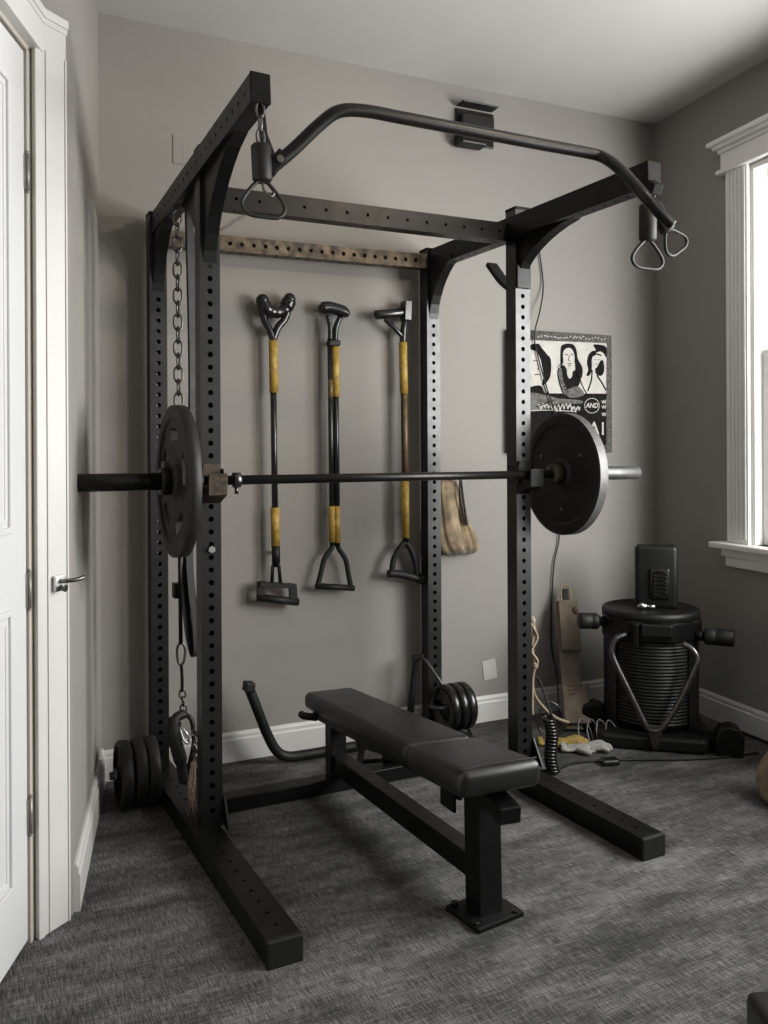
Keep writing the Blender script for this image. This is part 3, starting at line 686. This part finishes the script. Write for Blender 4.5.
MB().tube(catmull([bagpt(128, 512, .05), bagpt(127, 560, .062), bagpt(134, 610, .06), bagpt(148, 658, .06)], 8), .0045, 8).tube(catmull([bagpt(131, 512, .05), bagpt(136, 560, .05), bagpt(143, 610, .055), bagpt(150, 655, .06)], 8), .0045, 8).build('drawstring', 'rubber', t)
MB().cyl(bagpt(112, 508, -.002), bagpt(112, 508, .055), .006, 10).build('wall_peg', 'darkmetal', t)

# ------------------------------------------------------------------ black bracket high on the back wall
def hb(x, y, off=0): return onback(400+x/2.087, 80+y/2.087, off)
t = thing('wall_mount', hb(152, 105), 'black metal wall mount high on the back wall near the ceiling', 'wall mount')
def wbox(x0, y0, x1, y1, o0, o1):
    a, b = hb(x0, y0), hb(x1, y1); s0, s1 = (a-A).dot(bw), (b-A).dot(bw)
    return MB().frame(A, bw, bn, Z, (s0, s1), (o0, o1), (b.z, a.z))
wbox(118, 60, 196, 146, 0, .012).build('back_plate', 'blackworn', t, bevel=.003)
wbox(118, 54, 192, 72, .012, .075).build('top_lip', 'blackworn', t, bevel=.004)
wbox(124, 76, 188, 122, .012, .05).build('body', 'gloss', t, bevel=.004)
wbox(112, 118, 166, 152, .012, .085).build('lower_block', 'black', t, bevel=.008)
MB().cyl(hb(140, 100, .05), hb(140, 100, .062), .014, 14).build('bolt', 'darkmetal', t)

# ------------------------------------------------------------------ framed ink drawing on the back wall
def art(x, y, off=.038):   # crop coordinates of the picture, squared up onto its face
    fx = (x-22)/(663-22); top = 56+fx*39; bot = 797-fx*7; fz = (y-top)/(bot-top)
    return 1.745+fx*.575, 1.748-fz*.556
def apoly(mb, pts, off, t=.0008):
    q = [art(*p) for p in pts]
    if len(pts) > 4: q = [(p.x, p.y) for p in catmull([(a, b, 0) for a, b in q], 4, True)]
    return mb.prism([(s_, z_) for s_, z_ in q], A+bn*off, bw, Z, -t)
def astroke(mb, pts, r=.002, off=.0385):
    q = [art(*p) for p in pts]
    P = catmull([WB(s_, z_, off) for s_, z_ in q], 5) if len(q) > 2 else [WB(s_, z_, off) for s_, z_ in q]
    return mb.ribbon(P, bn, .0012, r*2)
pic = thing('framed_drawing', WB(2.03, 1.47), 'black and white ink drawing of three people in a mottled grey frame', 'picture')
MB().frame(A, bw, bn, Z, (1.745, 2.320), (0, .036), (1.192, 1.748)).build('canvas', 'border', pic, bevel=.003)
mb = apoly(MB(), [(60, 120), (627, 140), (622, 446), (60, 446)], .0372); mb.build('drawing_ground', 'canvasw', pic, fix=True)
mb = apoly(MB(), [(60, 440), (625, 440), (622, 745), (60, 750)], .0374); mb.build('lower_panel', 'ink', pic)
# three generic portraits: hair, face, body, lines
hair = MB(); faces = [MB(), MB(), MB()]; face = faces[0]; body = MB(); lines = MB(); wash = MB()
apoly(hair, [(332, 170), (350, 148), (385, 143), (415, 152), (432, 185), (440, 235), (468, 285), (466, 340), (440, 360), (425, 310), (418, 240), (400, 200), (372, 195), (352, 215), (345, 262), (330, 268)], .0380)
apoly(face, [(346, 200), (366, 172), (396, 172), (414, 200), (418, 240), (408, 270), (392, 290), (372, 290), (352, 262)], .0384)
apoly(body, [(322, 290), (350, 272), (372, 300), (400, 312), (430, 300), (452, 350), (446, 390), (412, 420), (365, 440), (330, 380)], .0380)
apoly(face, [(372, 288), (398, 288), (404, 330), (388, 352), (372, 330)], .0384)
apoly(wash, [(318, 300), (334, 290), (348, 370), (380, 430), (350, 445), (328, 400)], .0383); apoly(wash, [(365, 420), (430, 392), (480, 442), (440, 462), (380, 462)], .0383)
for p in ([(318, 290), (312, 320), (326, 390), (346, 442)], [(450, 350), (470, 400), (494, 440)], [(345, 400), (380, 395), (430, 385)], [(350, 420), (400, 402), (440, 392)]): astroke(lines, p, .0026, .0388)
for p in ([(356, 212), (366, 207), (376, 212)], [(392, 212), (402, 207), (410, 212)], [(384, 215), (380, 240), (388, 246)], [(374, 264), (386, 260), (398, 264)], [(376, 270), (386, 273), (396, 270)], [(308, 285), (330, 266), (345, 258)]): astroke(lines, p, .0016, .0392)
face = faces[1]
apoly(hair, [(498, 260), (506, 215), (530, 188), (556, 182), (540, 150), (585, 150), (624, 165), (624, 225), (606, 200), (580, 190), (548, 205), (530, 235), (528, 300), (510, 335), (494, 330), (506, 300)], .0380)
apoly(face, [(536, 232), (560, 222), (588, 232), (574, 262), (556, 288), (536, 272)], .0384); apoly(hair, [(568, 265), (600, 240), (610, 300), (590, 335), (556, 322), (552, 292)], .0382)
for p in ([(530, 300), (525, 360), (502, 425)], [(560, 330), (590, 370), (620, 420)], [(536, 215), (560, 205), (590, 214)]): astroke(lines, p, .0034, .0388)
for p in ([(545, 240), (556, 236)], [(565, 240), (577, 238)], [(552, 268), (566, 262)]): astroke(lines, p, .0014, .0392)
face = faces[2]
apoly(hair, [(150, 150), (195, 145), (215, 170), (245, 205), (270, 240), (268, 330), (240, 380), (215, 390), (225, 330), (205, 240), (180, 190), (150, 180)], .0380)
apoly(face, [(150, 200), (180, 190), (206, 240), (216, 310), (196, 360), (160, 380), (140, 300)], .0384)
apoly(body, [(90, 420), (150, 400), (210, 395), (235, 440), (300, 460), (280, 480), (150, 500), (80, 480)], .0381); apoly(wash, [(120, 440), (240, 450), (320, 470), (450, 480), (460, 500), (300, 505), (220, 540), (110, 540)], .0383)
for p in ([(160, 250), (176, 244), (190, 250)], [(186, 262), (196, 290), (186, 298)], [(170, 330), (186, 326), (200, 330)], [(230, 395), (250, 440), (330, 462), (430, 470)], [(180, 520), (240, 500), (290, 478)]): astroke(lines, p, .0020, .0390)
for mbx, nm, m in ((hair, 'ink_hair', 'ink'), (faces[0], 'drawn_face', 'canvasw'), (faces[1], 'drawn_face', 'canvasw'), (faces[2], 'drawn_face', 'canvasw'), (body, 'ink_clothes', 'ink'), (wash, 'grey_wash', 'inkg'), (lines, 'ink_lines', 'ink')):
    mbx.build(nm, m, pic)
# white scribble lettering on the dark band
wl = MB()
random.seed(3)
for x in range(190, 450, 24):
    y = 520+8*math.sin(x*.05); astroke(wl, [(x, y+random.uniform(-8, 22)), (x+8, y-14+random.uniform(-8, 8)), (x+16, y+18+random.uniform(-8, 8)), (x+21, y-4)], .0022, .0386)
for a in range(16):
    a0, a1 = 2*PI*a/16, 2*PI*(a+.8)/16
    astroke(wl, [(528+48*math.cos(a0), 512+44*math.sin(a0)), (528+48*math.cos(a1), 512+44*math.sin(a1))], .0018, .0386)
for y in (482, 512, 556): 
    for x in (592, 606): astroke(wl, [(x, y), (x+8, y+16), (x+12, y-4)], .0018, .0386)
astroke(wl, [(110, 545), (250, 540), (430, 548)], .0016, .0386)
wl.build('white_scribbles', 'canvasw', pic)
def text(s_, x, y, size, name, m, par, off=.0386, slant=0.):
    c = bpy.data.curves.new(name, 'FONT'); c.body = s_; c.size = size; c.extrude = .0004; c.align_x = 'CENTER'; c.align_y = 'CENTER'; c.shear = slant; c.offset = .0008
    o = bpy.data.objects.new(name, c); COL.objects.link(o)
    bpy.context.view_layer.update()
    me = bpy.data.meshes.new_from_object(o.evaluated_get(bpy.context.evaluated_depsgraph_get())); bpy.data.objects.remove(o)
    o = bpy.data.objects.new(name, me); COL.objects.link(o); me.materials.clear(); me.materials.append(M[m])
    ss, zz = art(x, y); ang = math.atan2(bw.y, bw.x)
    o.parent = par; o.location = WB(ss, zz, off)-par.location; o.rotation_euler = (PI/2, 0, ang)
    return o
text('AND', 528, 512, .032, 'lettering', 'canvasw', pic, slant=.2)
text('A', 542, 650, .085, 'lettering', 'canvasw', pic); text('1', 598, 652, .085, 'lettering', 'canvasw', pic)
mb = MB()
for k in range(22):  # worn flecks across the top border
    x = 190+k*20; y = 92+(x/660)*22
    astroke(mb, [(x, y+random.uniform(-8, 8)), (x+random.uniform(6, 16), y+random.uniform(-8, 8))], .0022, .0372)
mb.build('border_flecks', 'paper', pic)

# plates on the back wall
o = MB().frame(WB(1.655, .226), (bw*math.cos(.12)+Z*math.sin(.12)), bn, (Z*math.cos(.12)-bw*math.sin(.12)), (-.034, .034), (0, .003), (-.043, .043)).build('paper_note', 'paper')
tag(o, 'small blank pale paper stuck low on the back wall', 'paper')
pr = onback(188, 150); t = thing('wall_plate', pr, 'square wall plate painted over in wall grey at the upper left', 'wall plate')
MB().frame(pr, bw, bn, Z, (-.052, .052), (0, .004), (-.055, .055)).build('cover', 'wall', t, bevel=.003)
MB().frame(pr, bw, bn, Z, (-.016, .016), (.004, .005), (-.034, .034)).build('insert', 'wall', t, bevel=.001)

# ------------------------------------------------------------------ cables on the back wall
def wire(name, pts, r, m, lab, cat='cable'):
    return tag(MB().tube(catmull(pts, 8), r, 8).build(name, m), lab, cat)
wire('wall_cable', [onback(540, 250, .012), onback(544, 285, .012), onback(541, 310, .045), onback(535, 335, .048), onback(538, 355, .048), onback(546, 385, .05), onback(556, 420, .05), onback(560, 470, .03), onback(559, 535, .012), onback(553, 570, .012), onback(550, 640, .012), onback(556, 680, .03), atZ(558, 742, .006)], .0032, 'rubber', 'thin black cable running down the back wall past the drawing')
wire('thin_wire', [onback(205, 233, .01), onback(225, 228, .01), onback(240, 219, .012), onback(252, 212, .01)], .0022, 'darkmetal', 'thin wire on the back wall beside the left front upright', 'wire')
wire('upright_cable', [(1.858, 2.60, 1.02), (1.862, 2.605, .80), (1.858, 2.60, .62), (1.862, 2.605, .52)], .004, 'rubber', 'short black cable taped down the right front upright')
# rope tied to the right front upright
t = thing('tied_rope', (1.90, 2.64, .28), 'cream knotted rope hanging from the right front upright to the plank', 'rope')
rp = [(1.866, 2.615, .60), (1.898, 2.62, .575), (1.915, 2.62, .53), (1.905, 2.62, .47), (1.912, 2.625, .42), (1.922, 2.64, .37), (1.94, 2.66, .28), (2.02, 2.71, .20), (2.12, 2.76, .13), (2.215, 2.80, .085)]
MB().tube(catmull(rp, 8), .006, 10).build('rope_strand', 'rope', t)
MB().tube(catmull([(1.866, 2.615, .60), (1.895, 2.61, .55), (1.922, 2.61, .50), (1.900, 2.615, .45), (1.922, 2.61, .41), (1.910, 2.62, .36), (1.905, 2.62, .26), (1.906, 2.62, .21)], 8), .005, 10).build('rope_tail', 'rope', t)
for p in ((1.902, 2.615, .565), (1.918, 2.62, .395)): MB().ell(p, .013, .013, .017, 12, 8).build('knot', 'rope', t)

# leaning plank
t = thing('leaning_plank', (2.35, 2.93, 0), 'weathered stepped wooden plank with a pale loop leaning at the back wall', 'plank')
pb_, pt_ = V((2.335, 2.905, .005)), V((2.462, 3.135, .535))
pd = (pt_-pb_).normalized(); px_ = V((CS, -SN, 0)); px_ = (px_-pd*px_.dot(pd)).normalized(); pn = px_.cross(pd)
if pn.y > 0: pn = -pn
PL = (pt_-pb_).length
MB().frame(pb_, px_, pn, pd, (-.045, .040), (0, .022), (0, PL-.03)).build('board', 'wood', t, bevel=.004)
MB().frame(pb_, px_, pn, pd, (-.038, .050), (.022, .040), (PL*.56, PL-.03)).build('upper_block', 'wood', t, bevel=.004)
MB().frame(pb_, px_, pn, pd, (-.052, .062), (.018, .048), (.02, PL*.30)).build('lower_block', 'wood', t, bevel=.006)
lp0 = pb_+pd*(PL-.05)
MB().tube(catmull([lp0-px_*.020+pn*.03, lp0-px_*.022+pn*.03+pd*.05, lp0-px_*.014+pn*.03+pd*.088, lp0+px_*.014+pn*.03+pd*.088, lp0+px_*.022+pn*.03+pd*.05, lp0+px_*.020+pn*.03], 6), .005, 10).build('loop', 'rope', t)
MB().frame(lp0, px_, pn, pd, (-.014, .014), (.005, .026), (.0, .078)).build('latch', 'rubber', t, bevel=.004)
MB().ell(lp0+px_*.036-pd*.03+pn*.045, .012, .012, .02, 10, 8).build('knot', 'frayed', t)
mb = MB()
for k in range(3): mb.tube(catmull([pb_+pd*(PL*.30-.02*k)+px_*-.055+pn*.03, pb_+pd*(PL*.30-.015*k)+pn*.054, pb_+pd*(PL*.28+.01*k)+px_*.066+pn*.03], 6), .003, 8)
mb.build('wire_binding', 'frayed', t)

# gloves and wire basket at the plank's foot
def glove(name, o, ang, m, lab, s_=1.0):
    t = thing(name, o, lab, 'glove', 'work gloves by the plank')
    R = Matrix.Rotation(ang, 3, 'Z'); o = V(o)
    P = lambda x, y, z: o+R @ V((x*s_, y*s_, z*s_))
    mb = MB()
    rings = []
    for x, w, h in ((-.085, .036, .012), (-.06, .038, .020), (-.03, .036, .022), (0, .043, .026), (.03, .046, .024), (.05, .043, .018)):
        rings.append([P(x, w*math.cos(2*PI*k/16), .001+h*.5+h*.5*math.sin(2*PI*k/16)) for k in range(16)])
    mb.loft(rings)
    for k, (y, L) in enumerate(((-.033, .055), (-.012, .072), (.011, .075), (.033, .060))):
        pts = catmull([P(.035, y*.9, .013), P(.06, y, .022), P(.06+L*.45, y*1.1, .024), P(.055+L, y*1.15, .012)], 4)
        mb.tube(pts, [.0105*s_]*(len(pts)-2)+[.0085*s_, .004*s_], 10)
    pts = catmull([P(-.02, -.035, .014), P(.0, -.058, .018), P(.03, -.072, .014)], 4)
    mb.tube(pts, [.012*s_]*(len(pts)-2)+[.009*s_, .004*s_], 10)
    mb.build('glove_body', m, t)
    MB().lathe([(.0385*s_, 0), (.041*s_, .003), (.041*s_, .016), (.0385*s_, .019)], P(-.088, 0, .011), R @ V((1, 0, 0)), 20).build('cuff', m, t)
    for c in t.children:
        if c.name.startswith('cuff'):
            for v in c.data.vertices: v.co.z = (v.co.z-.011*s_)*.34+.016*s_
    return t
glove('work_glove', (2.165, 2.80, 0), -.55, 'glovey', 'yellow leather work glove lying at the foot of the plank', .95)
glove('work_glove', (2.205, 2.705, 0), -.50, 'gloveg', 'pale grey fabric work glove in front of the yellow one', .95)
t = thing('wire_basket', (2.335, 2.80, 0), 'small bent wire rack lying at the foot of the plank', 'wire rack')
mb = MB()
for k in range(4):
    q = V((2.285+.028*k, 2.80-.024*k, 0)); mb.tube(catmull([q+V((-.03, -.03, .004)), q+V((-.02, 0, .05)), q+V((.01, .02, .085)), q+V((.035, .0, .055)), q+V((.03, -.04, .004))], 6), .0032, 8)
mb.build('wire_hoops', 'steel', t)
MB().tube([(2.245, 2.775, .004), (2.345, 2.69, .004)], .0032, 8).tube([(2.31, 2.765, .004), (2.405, 2.685, .004)], .0032, 8).build('base_wire', 'chrome', t)
t = thing('wire_ring', (2.17, 2.87, 0), 'thin wire hoop leaning on the plank beside the rope', 'wire')
MB().tube([V((2.155, 2.84, .085))+V((.065*math.cos(a)*.7, .065*math.cos(a)*-.4, .082*math.sin(a))) for a in [2*PI*k/28 for k in range(28)]], .003, 8, closed=True).build('hoop', 'darkmetal', t)
# coiled cord standing by the right foot of the rack
t = thing('coiled_cord', (1.93, 2.55, 0), 'black springy coiled cord hanging by the right foot of the rack', 'cord')
c0, c1 = V((1.945, 2.58, .205)), V((1.955, 2.555, .012)); hp = []
n = 16*12
for i in range(n+1):
    f = i/n; a = 2*PI*16*f; c = c0.lerp(c1, f)+V((.01*math.sin(f*6), 0, 0)); hp.append(c+V((.021*math.cos(a), .021*math.sin(a), 0)))
MB().tube(hp, .0055, 6).build('coil', 'gloss', t)
MB().tube(catmull([c0+V((.02, 0, 0)), (1.94, 2.62, .33), (1.90, 2.62, .36), (1.866, 2.60, .39)], 6), .0045, 8).build('lead', 'rubber', t)

# ------------------------------------------------------------------ barrel machine in the right corner
mo = V((2.600, 2.735, 0)); ma = math.radians(-41)
mx, my = V((math.cos(ma), math.sin(ma), 0)), V((-math.sin(ma), math.cos(ma), 0))   # my points away from the camera
mach = thing('barrel_machine', mo, 'black barrel-shaped machine with ribbed drum and V-shaped bar in the right corner', 'machine')
def mp(x, y, z): return mo+mx*x+my*y+Z*z
prof = [(.175, .05)]
z = .085
while z < .415:
    prof += [(.182, z), (.187, z+.004), (.187, z+.008), (.182, z+.0115)]; z += .0135
prof += [(.182, .43)]
MB().lathe(prof, mo, Z, 64).build('ribbed_drum', 'drum', mach)
for sx in (-1, 1):   # side shells framing the drum
    poly = [(.193*math.sin(a)*sx, -.193*math.cos(a)) for a in [math.radians(d) for d in range(48, 141, 8)]]
    poly += [(.178*math.sin(a)*sx, -.178*math.cos(a)) for a in [math.radians(d) for d in range(136, 47, -8)]]
    MB().prism(poly, mo+Z*.05, mx, my, .39).build('side_shell', 'drum', mach)
oc = [(.215*math.cos(PI/8+k*PI/4), .215*math.sin(PI/8+k*PI/4)) for k in range(8)]
MB().prism(oc, mo+Z*.425, mx, my, .085).build('collar', 'black', mach, bevel=.010)
MB().lathe([(.198, .50), (.200, .525), (.196, .538), (.185, .541), (.178, .534), (.001, .536)], mo, Z, 48).build('lid', 'drum', mach)
MB().frame(mo, mx, my, Z, (-.045, .075), (-.222, -.19), (.455, .505)).build('front_plate', 'gloss', mach, bevel=.006)
MB().frame(mo, mx, my, Z, (-.075, -.055), (-.225, -.185), (.41, .505)).build('latch', 'black', mach, bevel=.004)
tw = MB().frame(mo, mx, my, Z, (-.062, .112), (-.02, .055), (.530, .800)).build('control_tower', 'drum', mach, bevel=.020, seg=4)
MB().frame(mo, mx, my, Z, (-.002, .078), (-.032, -.015), (.575, .705)).build('recess_panel', 'gloss', tw, bevel=.012, seg=3)
mb = MB()
for k in range(6): mb.tube([mp(.038+.026*math.cos(a), -.034, .600+.016*k+.010*math.sin(a)) for a in [2*PI*i/16 for i in range(16)]], .0035, 6, closed=True)
mb.build('spring_coil', 'black', tw)
MB().cyl(mp(-.055, -.06, .545), mp(-.015, -.06, .552), .009, 10).ell(mp(-.035, -.06, .553), .014, .012, .011, 12, 8).cyl(mp(-.012, -.06, .548), mp(.016, -.06, .550), .008, 10).build('clasp', 'chrome', mach)
# V bar
vb = [mp(-.10, -.19, .455), mp(-.140, -.205, .440), mp(-.158, -.212, .40), mp(-.150, -.216, .355), mp(-.085, -.226, .22), mp(-.028, -.236, .105), mp(.0, -.240, .085)]
vc = [mp(.115, -.19, .430), mp(.150, -.205, .41), mp(.168, -.212, .375), mp(.158, -.216, .34), mp(.105, -.226, .22), mp(.040, -.236, .110), mp(.0, -.240, .085)]
mb = MB().tube(catmull(vb, 7), .0118, 12).tube(catmull(vc, 7), .0118, 12)
mb.build('v_bar', 'darkmetal', mach)
MB().prism([(-.030, .11), (-.02, .096), (.025, .096), (.040, .115), (.030, .06), (.014, -.0), (-.004, -.0), (-.015, .04)], mo+my*-.248+Z*.015, mx, Z, -.014).build('v_tip', 'darkmetal', mach, bevel=.003)
# handles
for a, b, c in (((-.17, -.06, .478), (-.215, -.075, .482), (-.292, -.10, .485)), ((.17, -.10, .445), (.205, -.105, .446), (.315, -.125, .446))):
    MB().cyl(mp(*a), mp(*b), .020, 16).build('handle_arm', 'black', mach)
    d = (mp(*c)-mp(*b)); L = d.length
    MB().lathe([(.001, 0), (.030, 0), (.034, .006), (.034, L*.35), (.031, L*.38), (.034, L*.42), (.034, L-.006), (.030, L), (.001, L)], mp(*b), d, 24).build('handle_grip', 'rubber', mach)
# base and feet
MB().prism([(-.20, -.23), (.20, -.23), (.235, -.10), (.20, .16), (-.20, .16), (-.235, -.10)], mo+Z*.004, mx, my, .055).build('base', 'drum', mach, bevel=.012)
for x, y, h in ((-.235, .02, .13), (.285, -.155, .125)):
    poly = [(-.05, 0), (.05, 0), (.055, h*.6), (.035, h*.92), (0, h), (-.04, h*.9), (-.058, h*.55)]
    f = MB().prism(poly, mp(x, y, 0), mx, Z, .075).build('foot', 'black', mach, bevel=.010)
for p, q in ((mp(.15, -.12, .05), mp(.27, -.17, .05)), (mp(-.15, 0, .05), mp(-.23, 0, .05))): MB().beam(p, q, .06, .07).build('foot_arm', 'black', mach)

# floor cables
t = thing('floor_cable', (2.23, 2.55, 0), 'black power cord with small inline box on the carpet before the machine', 'cable')
MB().tube(catmull([(1.90, 2.60, .006), (1.98, 2.575, .006), (2.08, 2.60, .006), (2.18, 2.575, .006), (2.28, 2.535, .006), (2.36, 2.50, .006), (2.48, 2.44, .006), (2.62, 2.39, .006), (2.80, 2.36, .006)], 8), .005, 8).build('cord', 'rubber', t)
MB().frame(atZ(608, 766, 0), V((.95, -.3, 0)), V((.3, .95, 0)), Z, (-.035, .035), (-.022, .022), (0, .026)).build('inline_box', 'gloss', t, bevel=.008)
wire('edge_cable', [WR(.50, .007, .05), WR(.75, .007, .035), WR(1.1, .007, .05), WR(1.6, .007, .04)], .006, 'rubber', 'black cable lying along the right baseboard')

# burlap sack at the right edge
sk = atZ(792, 806, 0)
t = thing('burlap_sack', sk, 'tan burlap sack slumped on the carpet at the right edge', 'sack')
rings = []
for z_, r in ((0, .088), (.02, .108), (.06, .114), (.10, .110), (.14, .094), (.18, .066), (.20, .040), (.225, .046), (.235, .03)):
    rings.append([sk+V((r*(1+.06*math.sin(3*a+z_*20)+.03*math.sin(7*a))*math.cos(a), r*(1+.06*math.sin(3*a+z_*20)+.03*math.sin(7*a))*math.sin(a), z_)) for a in [2*PI*k/32 for k in range(32)]])
MB().loft(rings).build('sack_body', 'burlap', t, sub=1)
MB().tube([sk+V((.046*math.cos(a), .046*math.sin(a), .203)) for a in [2*PI*k/20 for k in range(20)]], .006, 8, closed=True).build('tie', 'rope', t)

# black padded block in the lower right corner
cp = atZ(741, 992, .12)
t = thing('padded_block', cp, 'black padded block cut off by the lower right corner', 'exercise block')
e1 = V((.90, -.43, 0)).normalized(); e2 = V((.43, .90, 0)).normalized()
MB().frame(V((cp.x, cp.y, 0)), e1, e2, Z, (0, .40), (-.26, .0), (.018, .125)).build('pad', 'vinyl', t, bevel=.018, seg=4)
MB().frame(V((cp.x, cp.y, 0)), e1, e2, Z, (.02, .38), (-.24, -.02), (0, .02)).build('base', 'black', t)

# ------------------------------------------------------------------ light
def area(name, loc, target, sx, sy, power, col):
    l = bpy.data.lights.new(name, 'AREA'); l.shape = 'RECTANGLE'; l.size = sx; l.size_y = sy; l.energy = power; l.color = col
    o = bpy.data.objects.new(name, l); COL.objects.link(o); o.location = V(loc)
    o.rotation_euler = (V(target)-V(loc)).to_track_quat('-Z', 'Y').to_euler(); return o
wc = WR((S0+S1)/2, ZM, -.24); wd = WR((T0+T1)/2, ZM, -.24)
area('window_daylight_and_key', wc+rw*.38, wc+rw*.38+rn*1.0-rw*.25-Z*.2, 1.30, 1.35, 128, (1.0, .985, .965))
area('window_daylight_and_key', wd, wd+rn*.8-rw*.5-Z*.35, .8, 1.3, 55, (1.0, .985, .96))  # key light added outside the unseen second window
sl = bpy.data.lights.new('ceiling_spot', 'SPOT'); sl.energy = 52; sl.spot_size = math.radians(62); sl.spot_blend = 1.0; sl.shadow_soft_size = .07; sl.color = (1.0, .80, .58)
so = bpy.data.objects.new('ceiling_spot', sl); COL.objects.link(so); so.location = (2.0, .9, CEIL-.1)
so.rotation_euler = (V((1.05, 3.2, 1.75))-V(so.location)).to_track_quat('-Z', 'Y').to_euler()
w = bpy.data.worlds.new('sky'); sc.world = w; w.use_nodes = True
w.node_tree.nodes['Background'].inputs[0].default_value = (.95, .98, 1.0, 1); w.node_tree.nodes['Background'].inputs[1].default_value = .62

# ------------------------------------------------------------------ camera
cam = bpy.data.cameras.new('camera'); co = bpy.data.objects.new('camera', cam); COL.objects.link(co)
co.location = (0, 0, H); co.rotation_euler = (Matrix.Rotation(-YAW, 3, 'Z') @ Matrix.Rotation(PI/2, 3, 'X') @ Matrix.Rotation(math.radians(-.28), 3, 'Z')).to_euler()
cam.sensor_width = 36; cam.lens = 36*F/1024; cam.shift_y = -(512-CV)/1024; cam.clip_start = .02
sc.camera = co
sc.view_settings.view_transform = 'Standard'; sc.view_settings.look = 'None'; sc.view_settings.exposure = .02
